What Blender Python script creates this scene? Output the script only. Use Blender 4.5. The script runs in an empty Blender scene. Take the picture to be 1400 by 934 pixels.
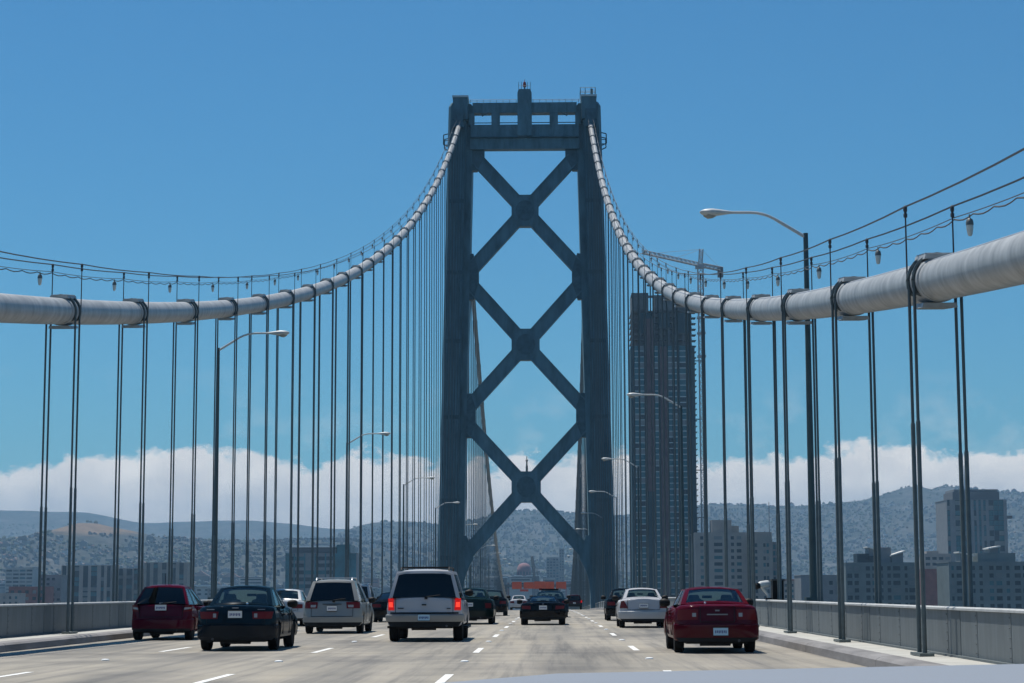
import bpy, bmesh, math, random
from math import sin, cos, pi, radians, sqrt, atan2
from mathutils import Vector, Matrix
random.seed(7)
S = bpy.context.scene
COL = S.collection

# ------------------------------------------------------------------ camera, sky, sun, exposure
F, PITCH, YAW, ROLL, CX, CH = 2687.3, 0.12646, -0.01837, -0.00316, 3.366, 1.315
fw = Vector((sin(YAW)*cos(PITCH), cos(YAW)*cos(PITCH), sin(PITCH)))
r0 = Vector((cos(YAW), -sin(YAW), 0)); u0 = r0.cross(fw)
rt = cos(ROLL)*r0 + sin(ROLL)*u0; up = -sin(ROLL)*r0 + cos(ROLL)*u0
cam = bpy.data.cameras.new('camera'); camo = bpy.data.objects.new('camera', cam); COL.objects.link(camo)
cam.sensor_width = 36.0; cam.lens = 36.0*F/1400.0; cam.clip_start = 0.05; cam.clip_end = 40000
camo.matrix_world = Matrix(((rt.x, up.x, -fw.x, CX), (rt.y, up.y, -fw.y, 0), (rt.z, up.z, -fw.z, CH), (0, 0, 0, 1)))
S.camera = camo

SUN_EL, SUN_AZ = radians(70), radians(-37)      # azimuth from +Y, negative = towards -X
world = bpy.data.worlds.new('World'); S.world = world; world.use_nodes = True
wn = world.node_tree.nodes; wl = world.node_tree.links
for n in list(wn): wn.remove(n)
def W(t, **k):
    n = wn.new(t)
    for a, b in k.items(): setattr(n, a, b)
    return n
wo = W('ShaderNodeOutputWorld'); bg = W('ShaderNodeBackground'); wl.new(bg.outputs[0], wo.inputs[0])
sky = W('ShaderNodeTexSky', sky_type='NISHITA', sun_disc=False, sun_elevation=SUN_EL, sun_rotation=SUN_AZ)
sky.altitude = 60; sky.air_density = 1.15; sky.dust_density = 0.25; sky.ozone_density = 1.6
bg.inputs['Strength'].default_value = 0.064
tc = W('ShaderNodeTexCoord'); sep = W('ShaderNodeSeparateXYZ'); wl.new(tc.outputs['Generated'], sep.inputs[0])
def wmath(op, a, b=None, c=None, clamp=False):
    n = W('ShaderNodeMath', operation=op); n.use_clamp = clamp
    for i, v in enumerate((a, b, c)):
        if v is None: continue
        if isinstance(v, (int, float)): n.inputs[i].default_value = v
        else: wl.new(v, n.inputs[i])
    return n.outputs[0]
# a bank of fog lying along the horizon all the way round
mp = W('ShaderNodeMapping'); mp.inputs['Scale'].default_value = (1, 1, 1.5); wl.new(tc.outputs['Generated'], mp.inputs[0])
n1 = W('ShaderNodeTexNoise'); n1.inputs['Scale'].default_value = 9; n1.inputs['Detail'].default_value = 2
n2 = W('ShaderNodeTexNoise'); n2.inputs['Scale'].default_value = 55; n2.inputs['Detail'].default_value = 7; n2.inputs['Roughness'].default_value = 0.62
n3 = W('ShaderNodeTexNoise'); n3.inputs['Scale'].default_value = 26; n3.inputs['Detail'].default_value = 6; n3.inputs['Roughness'].default_value = 0.6
for n in (n1, n2, n3): wl.new(mp.outputs[0], n.inputs['Vector'])
el = sep.outputs['Z']
top = wmath('ADD', wmath('MULTIPLY_ADD', n1.outputs['Fac'], 0.034, 0.036), wmath('MULTIPLY', n2.outputs['Fac'], 0.032))
hgt = wmath('SUBTRACT', top, el)                    # >0 inside the bank
mask = wmath('MULTIPLY', wmath('SMOOTH_MIN', wmath('MAXIMUM', wmath('DIVIDE', hgt, 0.0042), 0.0), 1.0, 0.2), 0.97, clamp=True)
wisp = wmath('MULTIPLY', wmath('MULTIPLY', wmath('SUBTRACT', n3.outputs['Fac'], 0.54, clamp=True), 1.6), wmath('DIVIDE', wmath('SUBTRACT', 0.115, el), 0.05, clamp=True), clamp=True)
mask = wmath('MULTIPLY', wmath('MAXIMUM', mask, wisp), wmath('MULTIPLY', wmath('ADD', el, 0.03), 40.0, clamp=True))
shade = wmath('ADD', wmath('MULTIPLY', wmath('SUBTRACT', n3.outputs['Fac'], 0.3), 1.25), wmath('MULTIPLY', wmath('SUBTRACT', 1.0, wmath('DIVIDE', hgt, 0.036, clamp=True)), 0.62), clamp=True)
cr = W('ShaderNodeMix', data_type='RGBA'); wl.new(shade, cr.inputs['Factor'])
cr.inputs['A'].default_value = (7.6, 7.6, 8.0, 1); cr.inputs['B'].default_value = (16.5, 15.4, 14.0, 1)
hs = W('ShaderNodeHueSaturation'); hs.inputs['Saturation'].default_value = 1.0; hs.inputs['Value'].default_value = 1.0
tn = W('ShaderNodeMix', data_type='RGBA', blend_type='MULTIPLY'); tn.inputs['Factor'].default_value = 1.0; tn.inputs['B'].default_value = (0.35, 0.93, 1.29, 1)
wl.new(sky.outputs[0], tn.inputs['A']); wl.new(tn.outputs['Result'], hs.inputs['Color'])
mx = W('ShaderNodeMix', data_type='RGBA'); wl.new(mask, mx.inputs['Factor']); wl.new(hs.outputs[0], mx.inputs['A']); wl.new(cr.outputs['Result'], mx.inputs['B'])
wl.new(mx.outputs['Result'], bg.inputs['Color'])

sl = bpy.data.lights.new('sun', 'SUN'); sl.energy = 5.0; sl.angle = radians(0.53); sl.color = (1.0, 0.955, 0.88)
so = bpy.data.objects.new('sun', sl); COL.objects.link(so)
sd = Vector((sin(SUN_AZ)*cos(SUN_EL), cos(SUN_AZ)*cos(SUN_EL), sin(SUN_EL)))
so.rotation_euler = sd.to_track_quat('Z', 'Y').to_euler(); so.location = (0, 0, 200)
S.view_settings.view_transform = 'Standard'; S.view_settings.look = 'None'; S.view_settings.exposure = 0.06; S.view_settings.gamma = 1.0
S.view_settings.use_curve_mapping = False
S.render.engine = 'CYCLES'
cy = S.cycles; cy.use_denoising = True; cy.max_bounces = 6; cy.diffuse_bounces = 3; cy.glossy_bounces = 3; cy.transparent_max_bounces = 16; cy.volume_bounces = 0
cy.sample_clamp_indirect = 6.0; cy.caustics_reflective = False; cy.caustics_refractive = False

# ------------------------------------------------------------------ pixel -> direction helpers (1400 x 934 photograph)
def ray(x, y): return fw + rt*((x-700)/F) - up*((y-467)/F)
def onY(x, y, Y):
    v = ray(x, y); t = Y/v.y; return Vector((CX+t*v.x, Y, CH+t*v.z))
def zr(Y):                                      # road level along the bridge (gentle vertical curve)
    if Y < 60: return 0.0
    if Y < 298: return -2.8e-5*(Y-60)**2
    return -2.8e-5*238**2 - 0.01333*(Y-298)

# ------------------------------------------------------------------ materials
MATS = {}
def nmat(name):
    m = bpy.data.materials.new(name); m.use_nodes = True; MATS[name] = m
    return m, m.node_tree.nodes, m.node_tree.links, m.node_tree.nodes['Principled BSDF']
def mat(name, col, rough=0.6, metal=0.0, var=0.0, scale=3.0, spec=0.5, coat=0.0, bump=0.0, stretch=(1, 1, 1), emis=None, estr=0.0, col2=None, detail=5, coords='Object'):
    m, N, L, B = nmat(name)
    B.inputs['Base Color'].default_value = (*col, 1); B.inputs['Roughness'].default_value = rough; B.inputs['Metallic'].default_value = metal
    B.inputs['Specular IOR Level'].default_value = spec; B.inputs['Coat Weight'].default_value = coat; B.inputs['Coat Roughness'].default_value = 0.06
    if emis: B.inputs['Emission Color'].default_value = (*emis, 1); B.inputs['Emission Strength'].default_value = estr
    if var or bump or col2:
        t = N.new('ShaderNodeTexCoord'); mp = N.new('ShaderNodeMapping'); mp.inputs['Scale'].default_value = stretch
        n = N.new('ShaderNodeTexNoise'); n.inputs['Scale'].default_value = scale; n.inputs['Detail'].default_value = detail; n.inputs['Roughness'].default_value = 0.6
        L.new(t.outputs[coords], mp.inputs[0]); L.new(mp.outputs[0], n.inputs['Vector'])
        if var or col2:
            r = N.new('ShaderNodeValToRGB'); r.color_ramp.elements[0].position = 0.3; r.color_ramp.elements[1].position = 0.7
            a = tuple(c*(1-var) for c in col); b = col2 if col2 else tuple(min(1, c*(1+var)) for c in col)
            r.color_ramp.elements[0].color = (*a, 1); r.color_ramp.elements[1].color = (*b, 1)
            L.new(n.outputs['Fac'], r.inputs[0]); L.new(r.outputs[0], B.inputs['Base Color'])
        if bump:
            bp = N.new('ShaderNodeBump'); bp.inputs['Strength'].default_value = bump; bp.inputs['Distance'].default_value = 0.02
            L.new(n.outputs['Fac'], bp.inputs['Height']); L.new(bp.outputs[0], B.inputs['Normal'])
    return m
def glassmat(name, tint, refl=0.06):
    m = bpy.data.materials.new(name); m.use_nodes = True; MATS[name] = m; N = m.node_tree.nodes; L = m.node_tree.links
    N.remove(N['Principled BSDF']); o = N['Material Output']
    tr = N.new('ShaderNodeBsdfTransparent'); tr.inputs[0].default_value = (*tint, 1)
    gl = N.new('ShaderNodeBsdfGlossy'); gl.inputs['Roughness'].default_value = 0.03; gl.inputs['Color'].default_value = (0.9, 0.95, 1, 1)
    fr = N.new('ShaderNodeFresnel'); fr.inputs[0].default_value = 1.5
    mx = N.new('ShaderNodeMixShader'); L.new(fr.outputs[0], mx.inputs[0]); L.new(tr.outputs[0], mx.inputs[1]); L.new(gl.outputs[0], mx.inputs[2]); L.new(mx.outputs[0], o.inputs[0])
    return m

mat('tower_steel', (0.098, 0.185, 0.215), 0.55, var=0.34, scale=0.9, stretch=(1, 1, 0.3), detail=8)
mat('tower_ribs', (0.066, 0.128, 0.152), 0.55, var=0.3, scale=1.2, detail=8)
mat('cap_white', (0.62, 0.62, 0.60), 0.6, var=0.1, scale=1)
mat('cable_paint', (0.36, 0.365, 0.355), 0.45, var=0.3, scale=2.2, stretch=(1.0, 1.6, 0.6), bump=0.08, detail=8)
mat('band_steel', (0.36, 0.375, 0.375), 0.5, var=0.25, scale=5)
mat('rope_steel', (0.08, 0.105, 0.11), 0.5, var=0.25, scale=4, stretch=(1, 1, 0.2))
mat('sleeve_steel', (0.10, 0.125, 0.125), 0.5, var=0.2, scale=5)
mat('wire', (0.05, 0.055, 0.06), 0.6)
mat('lamp_cap', (0.12, 0.14, 0.14), 0.5)
mat('lamp_glass', (0.62, 0.62, 0.56), 0.25, var=0.1, scale=20)
mat('pole_green', (0.055, 0.085, 0.085), 0.5, var=0.2, scale=2)
mat('lamp_head', (0.55, 0.56, 0.54), 0.45, var=0.08, scale=6)
mat('lamp_lens', (0.30, 0.30, 0.27), 0.2)
mat('barrier_paint', (0.128, 0.147, 0.152), 0.6, var=0.16, scale=2.2, stretch=(1, 2.5, 0.4), bump=0.04)
mat('barrier_cover', (0.10, 0.12, 0.126), 0.6, var=0.14, scale=2.0)
mat('barrier_top', (0.46, 0.465, 0.45), 0.55, var=0.14, scale=3)
mat('walk_concrete', (0.43, 0.42, 0.38), 0.85, var=0.16, scale=1.6, bump=0.15)
mat('kerb_concrete', (0.20, 0.19, 0.185), 0.8, var=0.35, scale=1.5, stretch=(1, 0.35, 2), bump=0.15)
mat('deck_steel', (0.13, 0.15, 0.155), 0.7, var=0.2, scale=0.6)
mat('line_white', (0.72, 0.71, 0.67), 0.7, var=0.35, scale=9, detail=8)
mat('dot_white', (0.80, 0.80, 0.77), 0.35)
mat('joint_dark', (0.07, 0.068, 0.065), 0.8)

# road: warm worn concrete, wheel tracks and streaks along the lanes
m, N, L, B = nmat('road_surface')
def NN(t, **k):
    n = N.new(t)
    for a, b in k.items(): setattr(n, a, b)
    return n
t = NN('ShaderNodeTexCoord')
def noise(scale, st, det=5, ro=0.6):
    mp = NN('ShaderNodeMapping'); mp.inputs['Scale'].default_value = st; n = NN('ShaderNodeTexNoise')
    n.inputs['Scale'].default_value = scale; n.inputs['Detail'].default_value = det; n.inputs['Roughness'].default_value = ro
    L.new(t.outputs['Object'], mp.inputs[0]); L.new(mp.outputs[0], n.inputs['Vector']); return n.outputs['Fac']
def ramp(fac, stops):
    r = NN('ShaderNodeValToRGB'); e = r.color_ramp.elements
    while len(e) < len(stops): e.new(0.5)
    for i, (p, c) in enumerate(stops): e[i].position = p; e[i].color = (*c, 1)
    L.new(fac, r.inputs[0]); return r.outputs[0]
def mixc(a, b, fac, mode='MULTIPLY'):
    n = NN('ShaderNodeMix', data_type='RGBA', blend_type=mode)
    if isinstance(fac, float): n.inputs['Factor'].default_value = fac
    else: L.new(fac, n.inputs['Factor'])
    L.new(a, n.inputs['A']); L.new(b, n.inputs['B']); return n.outputs['Result']
base = ramp(noise(0.55, (1, 0.16, 1), 6), [(0.3, (0.215, 0.198, 0.168)), (0.5, (0.285, 0.26, 0.218)), (0.72, (0.345, 0.31, 0.258))])
streak = ramp(noise(2.6, (1, 0.022, 1), 4, 0.7), [(0.32, (0.62, 0.63, 0.66)), (0.5, (1, 1, 1)), (0.7, (1.12, 1.10, 1.05))])
c1 = mixc(base, streak, 1.0)
blot = ramp(noise(0.22, (1, 0.5, 1), 4, 0.65), [(0.36, (0.62, 0.63, 0.66)), (0.5, (0.98, 0.98, 0.98)), (0.7, (1.10, 1.08, 1.04))])
c2 = mixc(c1, blot, 0.9)
cross = ramp(noise(0.8, (0.06, 1, 1), 3, 0.5), [(0.35, (0.88, 0.88, 0.88)), (0.6, (1.03, 1.03, 1.03))])
c3 = mixc(c2, cross, 0.8)
speck = ramp(noise(34, (1, 0.6, 1), 3), [(0.3, (0.86, 0.86, 0.86)), (0.7, (1.1, 1.1, 1.1))])
c4 = mixc(c3, speck, 0.8)
# oil-dark band down the middle of each lane
sx = NN('ShaderNodeSeparateXYZ'); L.new(t.outputs['Object'], sx.inputs[0])
def rm(op, a, b):
    n = NN('ShaderNodeMath', operation=op)
    for i, v in enumerate((a, b)):
        if isinstance(v, (int, float)): n.inputs[i].default_value = v
        else: L.new(v, n.inputs[i])
    return n.outputs[0]
lanew = rm('COSINE', rm('MULTIPLY', sx.outputs['X'], 2*pi/3.54), 0)
oil = ramp(rm('MULTIPLY', rm('ADD', lanew, rm('MULTIPLY', rm('SUBTRACT', noise(0.9, (1, 0.06, 1), 4), 0.5), 3.0)), 0.5), [(0.1, (1.04, 1.03, 1.01)), (0.75, (0.70, 0.71, 0.73))])
c5 = mixc(c4, oil, 1.0)
L.new(c5, B.inputs['Base Color']); B.inputs['Roughness'].default_value = 0.75; B.inputs['Specular IOR Level'].default_value = 0.35
bp = NN('ShaderNodeBump'); bp.inputs['Strength'].default_value = 0.25; bp.inputs['Distance'].default_value = 0.01
L.new(noise(60, (1, 0.5, 1), 3), bp.inputs['Height']); L.new(bp.outputs[0], B.inputs['Normal'])

# cars
def paint(name, col, rough=0.35, metal=0.0):
    return mat(name, col, rough, metal, coat=0.4, spec=0.0)
paint('paint_red_hatch', (0.072, 0.0025, 0.013)); paint('paint_navy', (0.003, 0.009, 0.016)); paint('paint_silver', (0.42, 0.43, 0.44), 0.4, 0.3)
paint('paint_champagne', (0.27, 0.27, 0.255), 0.38, 0.3); paint('paint_white', (0.44, 0.44, 0.455)); paint('paint_black', (0.004, 0.0045, 0.006))
paint('paint_green', (0.005, 0.014, 0.013)); paint('paint_darkblue', (0.006, 0.02, 0.035)); paint('paint_darkred', (0.05, 0.008, 0.012)); paint('paint_red', (0.068, 0.0024, 0.009))
mat('paint_hood', (0.23, 0.25, 0.28), 0.55, 0.0, spec=0.3)
mat('trim_black', (0.006, 0.006, 0.0065), 0.6, spec=0.25); mat('rubber', (0.008, 0.008, 0.0085), 0.9, spec=0.15); mat('alloy', (0.55, 0.56, 0.58), 0.35, 0.7); mat('hub_dark', (0.05, 0.05, 0.055), 0.5)
mat('chrome', (0.7, 0.7, 0.72), 0.15, 1.0); mat('interior', (0.035, 0.036, 0.04), 0.8); mat('seat_cloth', (0.10, 0.10, 0.105), 0.9, var=0.2, scale=30)
mat('seat_tan', (0.22, 0.19, 0.15), 0.8, var=0.15, scale=30)
mat('letter_grey', (0.22, 0.22, 0.23), 0.5); mat('tail_red', (0.13, 0.006, 0.008), 0.3, coat=0.25, spec=0.1); mat('tail_white', (0.3, 0.28, 0.27), 0.15, coat=1); mat('tail_lit', (0.30, 0.01, 0.01), 0.3, spec=0.2, emis=(1.0, 0.008, 0.005), estr=0.38)
mat('tail_lit_core', (0.6, 0.05, 0.03), 0.2, emis=(1.0, 0.05, 0.02), estr=1.0)
mat('plate_white', (0.70, 0.71, 0.70), 0.45); mat('plate_blue', (0.40, 0.60, 0.72), 0.45); mat('plate_ink', (0.04, 0.06, 0.20), 0.5); mat('headlamp', (0.6, 0.62, 0.65), 0.1, coat=1)
mat('amber', (0.6, 0.2, 0.02), 0.2)
glassmat('glass_clear', (0.86, 0.95, 0.93)); glassmat('glass_dark', (0.06, 0.065, 0.07)); glassmat('glass_green', (0.84, 0.96, 0.93))

# ------------------------------------------------------------------ mesh helpers
class MB:
    def __init__(s): s.v = []; s.f = []
    def add(s, vs, fs):
        b = len(s.v); s.v += [tuple(v) for v in vs]; s.f += [tuple(b+i for i in f) for f in fs]; return s
    def box(s, x0, x1, y0, y1, z0, z1):
        return s.add([(x, y, z) for z in (z0, z1) for y in (y0, y1) for x in (x0, x1)],
                     [(0, 2, 3, 1), (4, 5, 7, 6), (0, 1, 5, 4), (2, 6, 7, 3), (0, 4, 6, 2), (1, 3, 7, 5)])
    def rings(s, R, closed=True, cap0=True, cap1=True):
        n = len(R[0]); vs = [p for r in R for p in r]; fs = []
        for i in range(len(R)-1):
            for j in range(n if closed else n-1):
                a = i*n+j; b = i*n+(j+1) % n; fs.append((a, b, b+n, a+n))
        if cap0: fs.append(tuple(reversed(range(n))))
        if cap1: fs.append(tuple((len(R)-1)*n+j for j in range(n)))
        return s.add(vs, fs)
    def path(s, pts, r, n=8, cap=True):
        pts = [Vector(p) for p in pts]; rs = r if isinstance(r, (list, tuple)) else [r]*len(pts); R = []
        for i, p in enumerate(pts):
            d = (pts[min(i+1, len(pts)-1)]-pts[max(i-1, 0)]).normalized()
            a = d.cross(Vector((0, 0, 1)))
            if a.length < 1e-3: a = d.cross(Vector((0, 1, 0)))
            a.normalize(); b = a.cross(d)
            R.append([p+a*(cos(2*pi*k/n)*rs[i])+b*(sin(2*pi*k/n)*rs[i]) for k in range(n)])
        return s.rings(R, True, cap, cap)
    def tube(s, a, b, r, n=6): return s.path([a, b], r, n)
    def prismY(s, poly, y0, y1):           # polygon of (x, z), extruded along Y
        return s.rings([[(x, y0, z) for x, z in poly], [(x, y1, z) for x, z in poly]])
    def prismX(s, poly, x0, x1):
        return s.rings([[(x0, y, z) for y, z in poly], [(x1, y, z) for y, z in poly]])
    def prismZ(s, poly, z0, z1):
        return s.rings([[(x, y, z0) for x, y in poly], [(x, y, z1) for x, y in poly]])
    def lathe(s, prof, n=16, axis='Z'):    # profile of (r, h)
        R = []
        for r, h in prof:
            ring = []
            for k in range(n):
                a = 2*pi*k/n; p = (cos(a)*r, sin(a)*r, h)
                ring.append(p if axis == 'Z' else (p[2], p[0], p[1]) if axis == 'X' else (p[0], p[2], p[1]))
            R.append(ring)
        return s.rings(R)
    def grid(s, G):
        n = len(G[0]); return s.add([p for r in G for p in r], [(i*n+j, i*n+j+1, (i+1)*n+j+1, (i+1)*n+j) for i in range(len(G)-1) for j in range(n-1)])
    def mesh(s, name, m, smooth=None, org=(0, 0, 0)):
        me = bpy.data.meshes.new(name); me.from_pydata([(x-org[0], y-org[1], z-org[2]) for x, y, z in s.v], [], s.f)
        bm = bmesh.new(); bm.from_mesh(me); bmesh.ops.recalc_face_normals(bm, faces=bm.faces); bm.to_mesh(me); bm.free()
        if m: me.materials.append(MATS[m] if isinstance(m, str) else m)
        if smooth is not None:
            me.polygons.foreach_set('use_smooth', [True]*len(me.polygons)); me.set_sharp_from_angle(angle=radians(smooth))
        return me
    def build(s, name, m, parent=None, smooth=None, org=None):
        if org is None: org = parent.get('_o', (0, 0, 0)) if parent else (0, 0, 0)
        me = s.mesh(name, m, smooth, org)
        return obj(name, me, parent, None if parent else org)
ORG = {}
def obj(name, me, parent=None, loc=None):
    o = bpy.data.objects.new(name, me); COL.objects.link(o)
    if parent: o.parent = parent
    if loc is not None: o.location = loc
    return o
def tag(o, label=None, cat=None, group=None, kind=None):
    if label: o['label'] = label
    if cat: o['category'] = cat
    if group: o['group'] = group
    if kind: o['kind'] = kind
    return o
class Root:                                  # an Empty at a thing's base; parts are given in world coordinates
    def __init__(s, name, loc, label, cat, group=None, rotz=0):
        s.o = bpy.data.objects.new(name, None); COL.objects.link(s.o); s.o.location = loc; s.o.empty_display_size = 0.3; s.loc = tuple(loc)
        tag(s.o, label, cat, group)
    def part(s, name, mb, m, smooth=None, parent=None):
        me = mb.mesh(name, m, smooth, s.loc); return obj(name, me, parent or s.o)
    def inst(s, name, me, loc, parent=None, scale=None, rot=None):
        o = obj(name, me, parent or s.o, Vector(loc)-Vector(s.loc))
        if scale: o.scale = scale
        if rot: o.rotation_euler = rot
        return o

# ------------------------------------------------------------------ the bridge deck
Y0, Y1 = -24.0, 930.0; YB = -440.0
ys = [YB + 4*i for i in range(int((Y1-YB)/4)+1)]
mb = MB(); xsr = [-8.86, -5.31, -1.77, 1.77, 5.31, 8.86]
mb.grid([[(x, y, zr(y)) for x in xsr] for y in ys])
road = tag(mb.build('road', 'road_surface', smooth=40), 'worn warm grey concrete roadway of five lanes on the bridge', 'road', kind='structure')
mb = MB()
for i in range(0, len(ys)-1, 4):
    a, b = ys[i], ys[min(i+4, len(ys)-1)]
    mb.rings([[(-11.4, y, zr(y)-0.55), (11.4, y, zr(y)-0.55), (11.4, y, zr(y)-0.06), (-11.4, y, zr(y)-0.06)] for y in (a, b)])
    for sx_ in (-1, 1):
        mb.rings([[(sx_*10.3, y, zr(y)-1.7), (sx_*10.9, y, zr(y)-1.7), (sx_*10.9, y, zr(y)-0.55), (sx_*10.3, y, zr(y)-0.55)] for y in (a, b)])
tag(mb.build('bridge_deck', 'deck_steel'), 'steel deck slab carrying the roadway', 'bridge deck', kind='structure')
# painted dashes and raised markers
dash = MB().grid([[(-0.055, -1.75, 0), (0.055, -1.75, 0)], [(-0.055, 1.75, 0), (0.055, 1.75, 0)]]).mesh('lane_dash', 'line_white')
dot = MB().lathe([(0.055, 0), (0.052, 0.012), (0.035, 0.021), (0.0, 0.024)], 10).mesh('road_marker', 'dot_white', 40)
CYC = 14.63
for x, ph in ((1.77, 30.1), (5.31, 31.5), (-1.77, 30.35), (-5.31, 31.4)):
    y = ph - 2*CYC
    while y < 300:
        if y > 12:
            o = obj('lane_dash', dash, road, (x, y, zr(y)+0.005)); o.rotation_euler = (atan2(zr(y+1.5)-zr(y-1.5), 3), 0, 0)
            o.scale = (1.25, random.uniform(0.95, 1.05), 1)
        yy = y + CYC/2
        if yy > 12: o = obj('road_marker', dot, road, (x, yy, zr(yy)+0.002)); o.scale = (1.5, 1.5, 1.4)
        y += CYC
edge = MB().grid([[(-0.05, 0, 0), (0.05, 0, 0)], [(-0.05, 1, 0), (0.05, 1, 0)]]).mesh('edge_line', 'line_white')
# transverse joints in the concrete
jm = MB().grid([[(-8.8, -0.03, 0), (8.8, -0.03, 0)], [(-8.8, 0.03, 0), (8.8, 0.03, 0)]]).mesh('expansion_joint', 'joint_dark')
y = 24.53
while y < 150: obj('expansion_joint', jm, road, (0, y, zr(y)+0.004)); y += 18.288

PS = 9.144; HR0, HL0 = 33.67, 53.67
def gap(y): return 289.5 < y < 305.5
for sgn, ph, side in ((1, HR0, 'on the side of the unfinished tower'), (-1, HL0, 'on the side away from the unfinished tower')):
    # kerb and raised walk, slab by slab
    w = tag(obj('sidewalk', None), 'narrow pale concrete kerb walk ' + side, 'sidewalk', kind='structure')
    MB().box(min(sgn*8.86, sgn*10.3), max(sgn*8.86, sgn*10.3), YB, Y0-0.02, -0.05, 0.21).build('slab', 'walk_concrete', w)
    y = ph - 7*PS
    while y < 660:
        n = 1 if y < 130 else 3
        a, b = y, y + PS*n; y = b
        if b < Y0: continue
        a = max(a, Y0)
        if gap(a) or gap(b) or (a < 297 < b): 
            if a < 289: b = 289.5
            elif b > 306: a = 305.5
            else: continue
        za, zb = zr(a), zr(b); g = 0.014
        def sec(y, z): return [(sgn*8.85, y, z-0.05), (sgn*8.87, y, z+0.15), (sgn*8.93, y, z+0.195), (sgn*9.02, y, z+0.21), (sgn*10.3, y, z+0.22), (sgn*10.3, y, z-0.05)]
        MB().rings([[p for p in sec(a+g, za)][:4] + [(sgn*9.25, a+g, za+0.2125), (sgn*9.25, a+g, za-0.05)], [p for p in sec(b-g, zb)][:4] + [(sgn*9.25, b-g, zb+0.2125), (sgn*9.25, b-g, zb-0.05)]]).build('kerb', 'kerb_concrete', w, 25)
        k = 3 if y < 110 else 1
        for q in range(k):
            aa = a+(b-a)*q/k; bb = a+(b-a)*(q+1)/k
            MB().rings([[(sgn*9.262, yy, zr(yy)-0.05), (sgn*9.262, yy, zr(yy)+0.212), (sgn*10.3, yy, zr(yy)+0.222), (sgn*10.3, yy, zr(yy)-0.05)] for yy in (aa+0.006, bb-0.006)]).build('slab', 'walk_concrete', w)
    # riveted steel barrier
    R = Root('steel_barrier', (sgn*10.1, ph, 0.2), 'riveted grey steel plate barrier ' + side, 'barrier', 'bridge side barriers')
    PW = PS/4
    R.part('plate', MB().box(sgn*10.1-0.02, sgn*10.1+0.02, YB, Y0-8, 0.22, 1.03), 'barrier_paint')
    pl = MB().box(-0.02, 0.02, 0.012, PW-0.012, 0.0, 0.76).mesh('plate', 'barrier_paint')
    pl2 = MB().box(-0.02, 0.02, 0.0, PS*3-0.01, 0.0, 0.76).mesh('plate', 'barrier_paint')
    cov = MB().box(-0.028, 0.02, -0.36, 0.36, 0.0, 0.765).mesh('cover_plate', 'barrier_cover')
    rv = MB().rings([[(-0.02, 0.017*cos(2*pi*j/6), 0.017*sin(2*pi*j/6)) for j in range(6)], [(-0.034, 0.010*cos(2*pi*j/6), 0.010*sin(2*pi*j/6)) for j in range(6)]]).mesh('rivet', 'barrier_paint', 40)
    strip = MB().box(-0.026, 0.0, -0.10, 0.02, 0.0, 0.76).mesh('seam_strip', 'barrier_paint')
    foot = MB().box(-0.10, 0.02, 0.0, PS-0.01, 0.0, 0.035).mesh('base_angle', 'barrier_cover')
    y = ph - 5*PS; i = 0
    while y < 640:
        if gap(y) or gap(y+PS) or y > 286 and y < 306: y += PS; continue
        far = y > 125
        z = 0.22; sl_ = atan2(zr(y+PS)-zr(y), PS)
        if not far:
            if y < Y0: y += PS; continue
            for q in range(4):
                yq = y + q*PW; o = R.inst('plate', pl, (sgn*10.1, yq, zr(yq)+z), scale=(sgn, 1, 1)); o.rotation_euler = (sl_, 0, 0)
                if y < 90:
                    o = R.inst('seam_strip', strip, (sgn*10.1, yq, zr(yq)+z), scale=(sgn, 1, 1)); 
                    if y < 62:
                        for kk in range(5): R.inst('rivet', rv, (sgn*10.093, yq-0.04, zr(yq)+z+0.11+0.145*kk), scale=(sgn, 1, 1))
            R.inst('cover_plate', cov, (sgn*10.1, y-0.75, zr(y)+z), scale=(sgn, 1, 1))
            R.inst('base_angle', foot, (sgn*10.1, y, zr(y)+z), scale=(sgn, 1, 1)).rotation_euler = (sl_, 0, 0)
            step = PS
        else:
            step = PS*3
            if y < 289.5 < y+step: step = 289.5-y
            o = R.inst('plate', pl2, (sgn*10.1, y, zr(y)+z), scale=(sgn, step/(PS*3), 1)); o.rotation_euler = (atan2(zr(y+step)-zr(y), step), 0, 0)
        ya, yb = y, y+step
        R.part('top_rail', MB().rings([[(sgn*10.04, yy, zr(yy)+0.985), (sgn*10.04, yy, zr(yy)+1.02), (sgn*10.07, yy, zr(yy)+1.04), (sgn*10.17, yy, zr(yy)+1.04), (sgn*10.2, yy, zr(yy)+1.02), (sgn*10.2, yy, zr(yy)+0.985)] for yy in (ya+0.01, yb-0.01)]), 'barrier_top')
        y += step

# ------------------------------------------------------------------ main cables, bands, hand ropes, wires, lamps
CA, CB, CC = 5.381e-4, 7.464e-2, 3.492
TZ = 73.5
def zc(Y): return CA*Y*Y+CB*Y+CC
def zc2(Y):
    t_ = Y-298; return TZ-0.404*t_+CA*t_*t_
rope_u = MB().lathe([(0.028, 0), (0.028, 1)], 8).mesh('rope', 'rope_steel', 40)
rope_f = MB().lathe([(0.029, 0), (0.029, 1)], 5).mesh('rope', 'rope_steel', 60)
sleeve_u = MB().lathe([(0.028, 3.95), (0.039, 3.9), (0.039, 0)], 10).mesh('sleeve', 'sleeve_steel', 40)
sock_u = MB().box(-0.11, 0.11, -0.13, 0.13, 0, 0.05).mesh('base_plate', 'sleeve_steel')
def ringloop(dy, r=0.43):
    return [(r*0.97*cos(2*pi*k/24), dy, (max(-0.25, r*sin(2*pi*k/24)) if sin(2*pi*k/24) < 0 else r*1.04*sin(2*pi*k/24))) for k in range(25)]
mb = MB(); mb.lathe([(0.37, -0.46), (0.392, -0.44), (0.392, 0.44), (0.37, 0.46)], 28, 'Y')
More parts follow.
